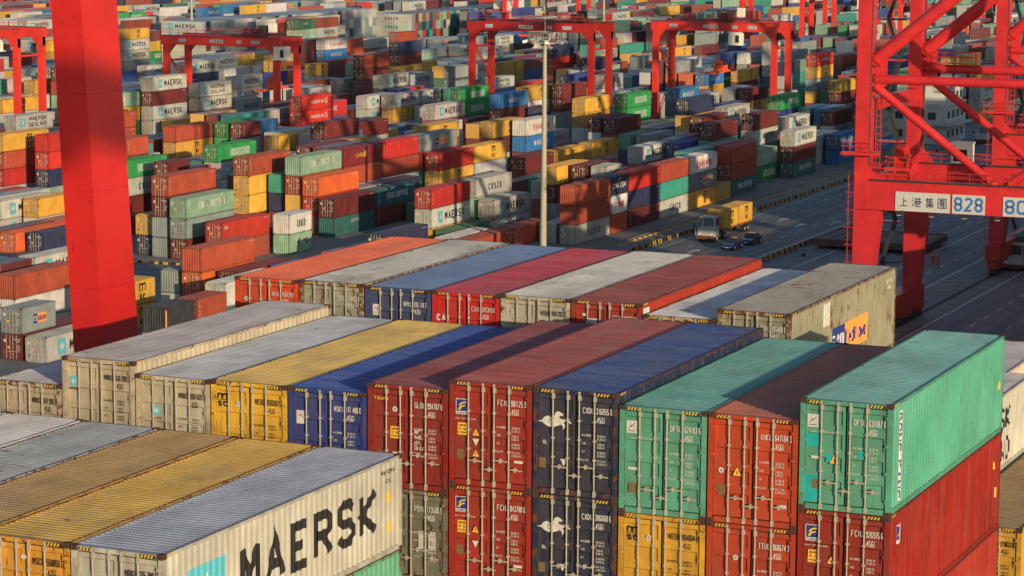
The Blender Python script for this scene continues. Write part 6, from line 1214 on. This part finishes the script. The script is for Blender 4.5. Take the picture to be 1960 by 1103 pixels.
car(-69.9, 269.6, 'dark blue saloon car following close behind another')

# ------------------------------------------------------------------ hatch cover, cone, person, spreaders on the ground
t = empty('hatch_cover', (-53.5, 277, G), 'brown steel hatch cover lying flat on the quay behind the crane leg', 'hatch cover')
mb = MB(); mb.box(-7.6, -6.2, .45, 7.6, 6.2, 1.25, 'hatch'); mb.build('cover_plate', t)
mb = MB()
for x in (-6.5, -2.2, 2.2, 6.5):
    for y in (-5.6, 5.6): mb.box(x-.2, y-.2, 0, x+.2, y+.2, .447, 'steel')
mb.build('support', t)
mb = MB()
for i in range(9): mb.box(-7.4+i*1.8, -6.0, 1.252, -7.3+i*1.8, 6.0, 1.32, 'hatch')
for y in (-6.2, 6.1): mb.box(-7.6, y, 1.252, 7.6, y+.1, 1.36, 'hatch')
mb.build('edging_rib', t)
p = px(1538, 490, G); t = empty('traffic_cone', (p.x, p.y, G), 'lone dark traffic cone standing on the open quay surface', 'cone')
mb = MB(); mb.tube((0, 0, .05), (0, 0, .95), .26, 'steel', 12, r2=.05); mb.box(-.35, -.35, 0, .35, .35, .05, 'dark'); mb.build('cone_body', t); mb = MB(); mb.tube((0, 0, .4), (0, 0, .62), .19, 'handle', 12, r2=.14); mb.build('band', t)

def person(x, y, rz, label):
    V = [(0, 0, .95), (0, 0, 1.12), (0, 0, 1.32), (0, .0, 1.48), (0, 0, 1.56), (0, -.01, 1.66), (0, 0, 1.78), (.10, 0, .90), (.12, -.10, .50), (.12, .02, .09), (.12, -.14, .05), (-.10, 0, .90), (-.12, .14, .50), (-.12, .24, .10), (-.12, .10, .05),
         (.19, 0, 1.44), (.26, .02, 1.16), (.24, -.16, .96), (.24, -.22, .88), (-.19, 0, 1.44), (-.26, .06, 1.16), (-.27, .02, .92), (-.27, 0, .83)]
    E_ = [(0, 1), (1, 2), (2, 3), (3, 4), (4, 5), (5, 6), (0, 7), (7, 8), (8, 9), (9, 10), (0, 11), (11, 12), (12, 13), (13, 14), (3, 15), (15, 16), (16, 17), (17, 18), (3, 19), (19, 20), (20, 21), (21, 22)]
    Rr = [.16, .15, .17, .13, .065, .095, .085, .10, .075, .05, .045, .10, .075, .05, .045, .075, .055, .042, .04, .075, .055, .042, .04]
    me = bpy.data.meshes.new('person'); me.from_pydata(V, E_, []); o = link('person', me); o.location = (x, y, G+.01); o.rotation_euler.z = rz
    sk_ = o.modifiers.new('skin', 'SKIN'); ss = o.modifiers.new('sub', 'SUBSURF'); ss.levels = ss.render_levels = 2
    for i, r in enumerate(Rr): me.skin_vertices[0].data[i].radius = (r, r*.8 if i in (1, 2) else r)
    me.skin_vertices[0].data[0].use_root = True; me.materials.append(M['overall'])
    tag(o, label, 'person')
    mb = MB(); mb.tube((0, 0, 1.72), (0, 0, 1.80), .125, 'orange', 14); mb.tube((0, 0, 1.80), (0, 0, 1.86), .12, 'orange', 14, r2=.05); mb.build('helmet', o)
    mb = MB(); mb.tube((0, -.005, 1.58), (0, -.005, 1.72), .088, 'skin', 12); mb.box(-.02, -.115, 1.63, .02, -.08, 1.67, 'skin'); mb.build('face', o)
    return o
p = px(1790, 514, G); person(p.x-.3, p.y, .4, 'person in red overalls walking across the quay beneath the crane, arms down')
person(p.x+.15, p.y+.5, -.9, 'second person in red overalls just behind the first on the quay')
for qx, qy, rz, lb in ((52, 420, .25, 'orange red lifting spreader lying across the lane before the pale grey container'), (100, 424, .1, 'orange red lifting spreader lying closest to the massive crane leg')):
    p = px(qx, qy, G); t = empty('lifting_spreader', (p.x, p.y, G), lb, 'spreader', None, rz)
    mb = MB(); mb.box(-.35, -5.6, .5, .35, 5.6, .95, 'handle'); mb.box(-1.0, -1.6, .95, 1.0, 1.6, 1.5, 'handle'); mb.build('main_beam', t)
    for yy in (-5.9, 5.5): mb = MB(); mb.box(-1.2, yy, .35, 1.2, yy+.4, .95, 'handle'); mb.box(-1.2, yy, 0, -1.0, yy+.4, .347, 'steel'); mb.box(1.0, yy, 0, 1.2, yy+.4, .347, 'steel'); mb.build('end_beam', t)
    mb = MB(); mb.tube((-.8, -1.0, 1.9), (.8, -1.0, 1.9), .42, 'dark', 12); mb.tube((-.8, 1.0, 1.9), (.8, 1.0, 1.9), .42, 'handle', 12); mb.build('sheave', t)

# ------------------------------------------------------------------ white building
bx, by = -104.5, 427.
t = empty('port_building', (bx, by, G), 'white two storey building with green roof behind the quay crane truss', 'building')
mb = MB(); mb.box(4, 0, 0, 21, 15, 7.2, 'wall'); mb.box(3.8, -.2, 7.203, 21.2, 15.2, 7.7, 'wall'); wl = mb.build('wall', t)
mb = MB(); mb.box(4.5, .5, 7.71, 14.5, 14.5, 8.0, 'roofg'); mb.build('roof', t)
mb = MB(); mb.box(15, 3, 7.71, 21.2, 12, 10.8, 'wall'); mb.box(14.6, 2.6, 10.803, 21.6, 12.4, 11.1, 'wall'); mb.build('upper_storey', t)
mb = MB(); mb.box(21.2, -1, 3.6, 22.8, 14, 3.9, 'wall'); mb.box(17, -1.2, 3.6, 22.8, -.2, 3.9, 'wall'); mb.build('canopy', t)
for i in range(5):
    for z in (1.2, 4.6):
        mb = MB(); x = 4.7+i*3.2; mb.box(x, -.06, z, x+1.6, -.003, z+1.5, 'grey'); w_ = mb.build('window', t); mb = MB(); mb.box(x+.12, -.085, z+.12, x+.75, -.062, z+1.38, 'glass'); mb.box(x+.85, -.085, z+.12, x+1.48, -.062, z+1.38, 'glass'); mb.build('pane', w_)
for i in range(4):
    for z, q in ((1.2, 21.0), (4.8, 21.0), (8.4, 21.2)):
        if z > 8 and i > 2: continue
        y = 3.6+i*2.7 if z > 8 else 1.2+i*3.4; mb = MB(); mb.box(q+.003, y, z, q+.07, y+1.7, z+1.5, 'grey'); w_ = mb.build('window', t); mb = MB(); mb.box(q+.072, y+.12, z+.12, q+.1, y+1.58, z+1.38, 'glass'); mb.build('pane', w_)

# ------------------------------------------------------------------ ships
def hull(name, x0, x1, y0, y1, zd, label, deck_blocks=None, bow=True):
    t = empty(name, ((x0+x1)/2, y0, G-4), label, 'ship'); off = (-(x0+x1)/2, -y0, -(G-4))
    mb = MB(); yb = y1-22 if bow else y1
    mb.hexa([(x0+1, y0, G-9), (x1-1, y0, G-9), (x1-1, yb, G-9), (x0+1, yb, G-9), (x0, y0, zd), (x1, y0, zd), (x1, yb, zd), (x0, yb, zd)], 'navyc')
    if bow: xm = (x0+x1)/2; mb.hexa([(x0+1, yb+.01, G-9), (x1-1, yb+.01, G-9), (xm+.5, y1-8, G-9), (xm-.5, y1-8, G-9), (x0, yb+.01, zd), (x1, yb+.01, zd), (xm+2, y1, zd+1.5), (xm-2, y1, zd+1.5)], 'navyc')
    o = mb.build('hull', t); o.location = off
    mb = MB(); mb.box(x0+.3, y0+.3, zd+.003, x1-.3, yb-.3, zd+.05, 'deckg'); o = mb.build('deck', t); o.location = off
    if deck_blocks:
        mb = MB()
        for a in deck_blocks: mb.box(*a, 'cream')
        o = mb.build('deck_block', t); o.location = off
    return t
s1 = hull('container_ship', -2.0, 40, -260, 42, -8.8, 'container ship under the near rows of containers, moored at the quay', [(-1.9, -260, -8.7, 40, -60, -8.6)], bow=False)
mb = MB(); mb.hexa([(-1.6, 42.1, G-9), (39.6, 42.1, G-9), (22, 122, G-9), (20, 122, G-9), (-2, 42.1, -19), (40, 42.1, -19), (24, 128, -17.5), (18, 128, -17.5)], 'navyc'); o = mb.build('bow', s1); o.location = (-19, 260, -(G-4))
hull('container_ship', 2.0, 44, 140, 440, -17.5, 'added unseen container ship ahead at the quay, shaped to shade it', [(4, 236, -17.4, 42, 250, -2), (4, 262, -17.4, 42, 300, -8.5), (4, 312, -17.4, 42, 352, -5), (4, 366, -17.4, 42, 400, -3.5), (4, 404, -17.4, 42, 414, 12)])  # unseen ship added; hull and deck blocks sized to shade quay and roadside stacks

# unseen crane added behind the camera: its overlong boom throws the soft band across the massive leg
t = empty('quay_crane', (-20, -60, G), 'unseen red quay crane behind the viewer, boom added for its shadow band', 'quay crane')
mb = MB()
for Y in (-75, -70.5): mb.box(-62, Y, 25.2, 96, Y+1.4, 27.8, 'crane')
o = mb.build('boom_girder', t); o.location = (20, 60, -G)
for X in (-40.5, -7.5):
    for Y in (-84., -66.5): mb = MB(); mb.box(X, Y, -30, X+1.4, Y+2.2, 34, 'crane'); o = mb.build('leg', t); o.location = (20, 60, -G)

# ------------------------------------------------------------------ air
hz = bpy.data.materials.new('air'); hz.use_nodes = True; nt = hz.node_tree; nt.nodes.remove(nt.nodes['Principled BSDF'])
pv = nt.nodes.new('ShaderNodeVolumePrincipled'); pv.inputs['Color'].default_value = (.86, .90, .96, 1); pv.inputs['Density'].default_value = .00002; pv.inputs['Anisotropy'].default_value = .2
nt.links.new(pv.outputs[0], nt.nodes['Material Output'].inputs['Volume']); M['air'] = hz
mb = MB(); mb.box(-3050, -350, G-14, 3050, 4050, 60, 'air'); tag(mb.build('haze'), kind='stuff')
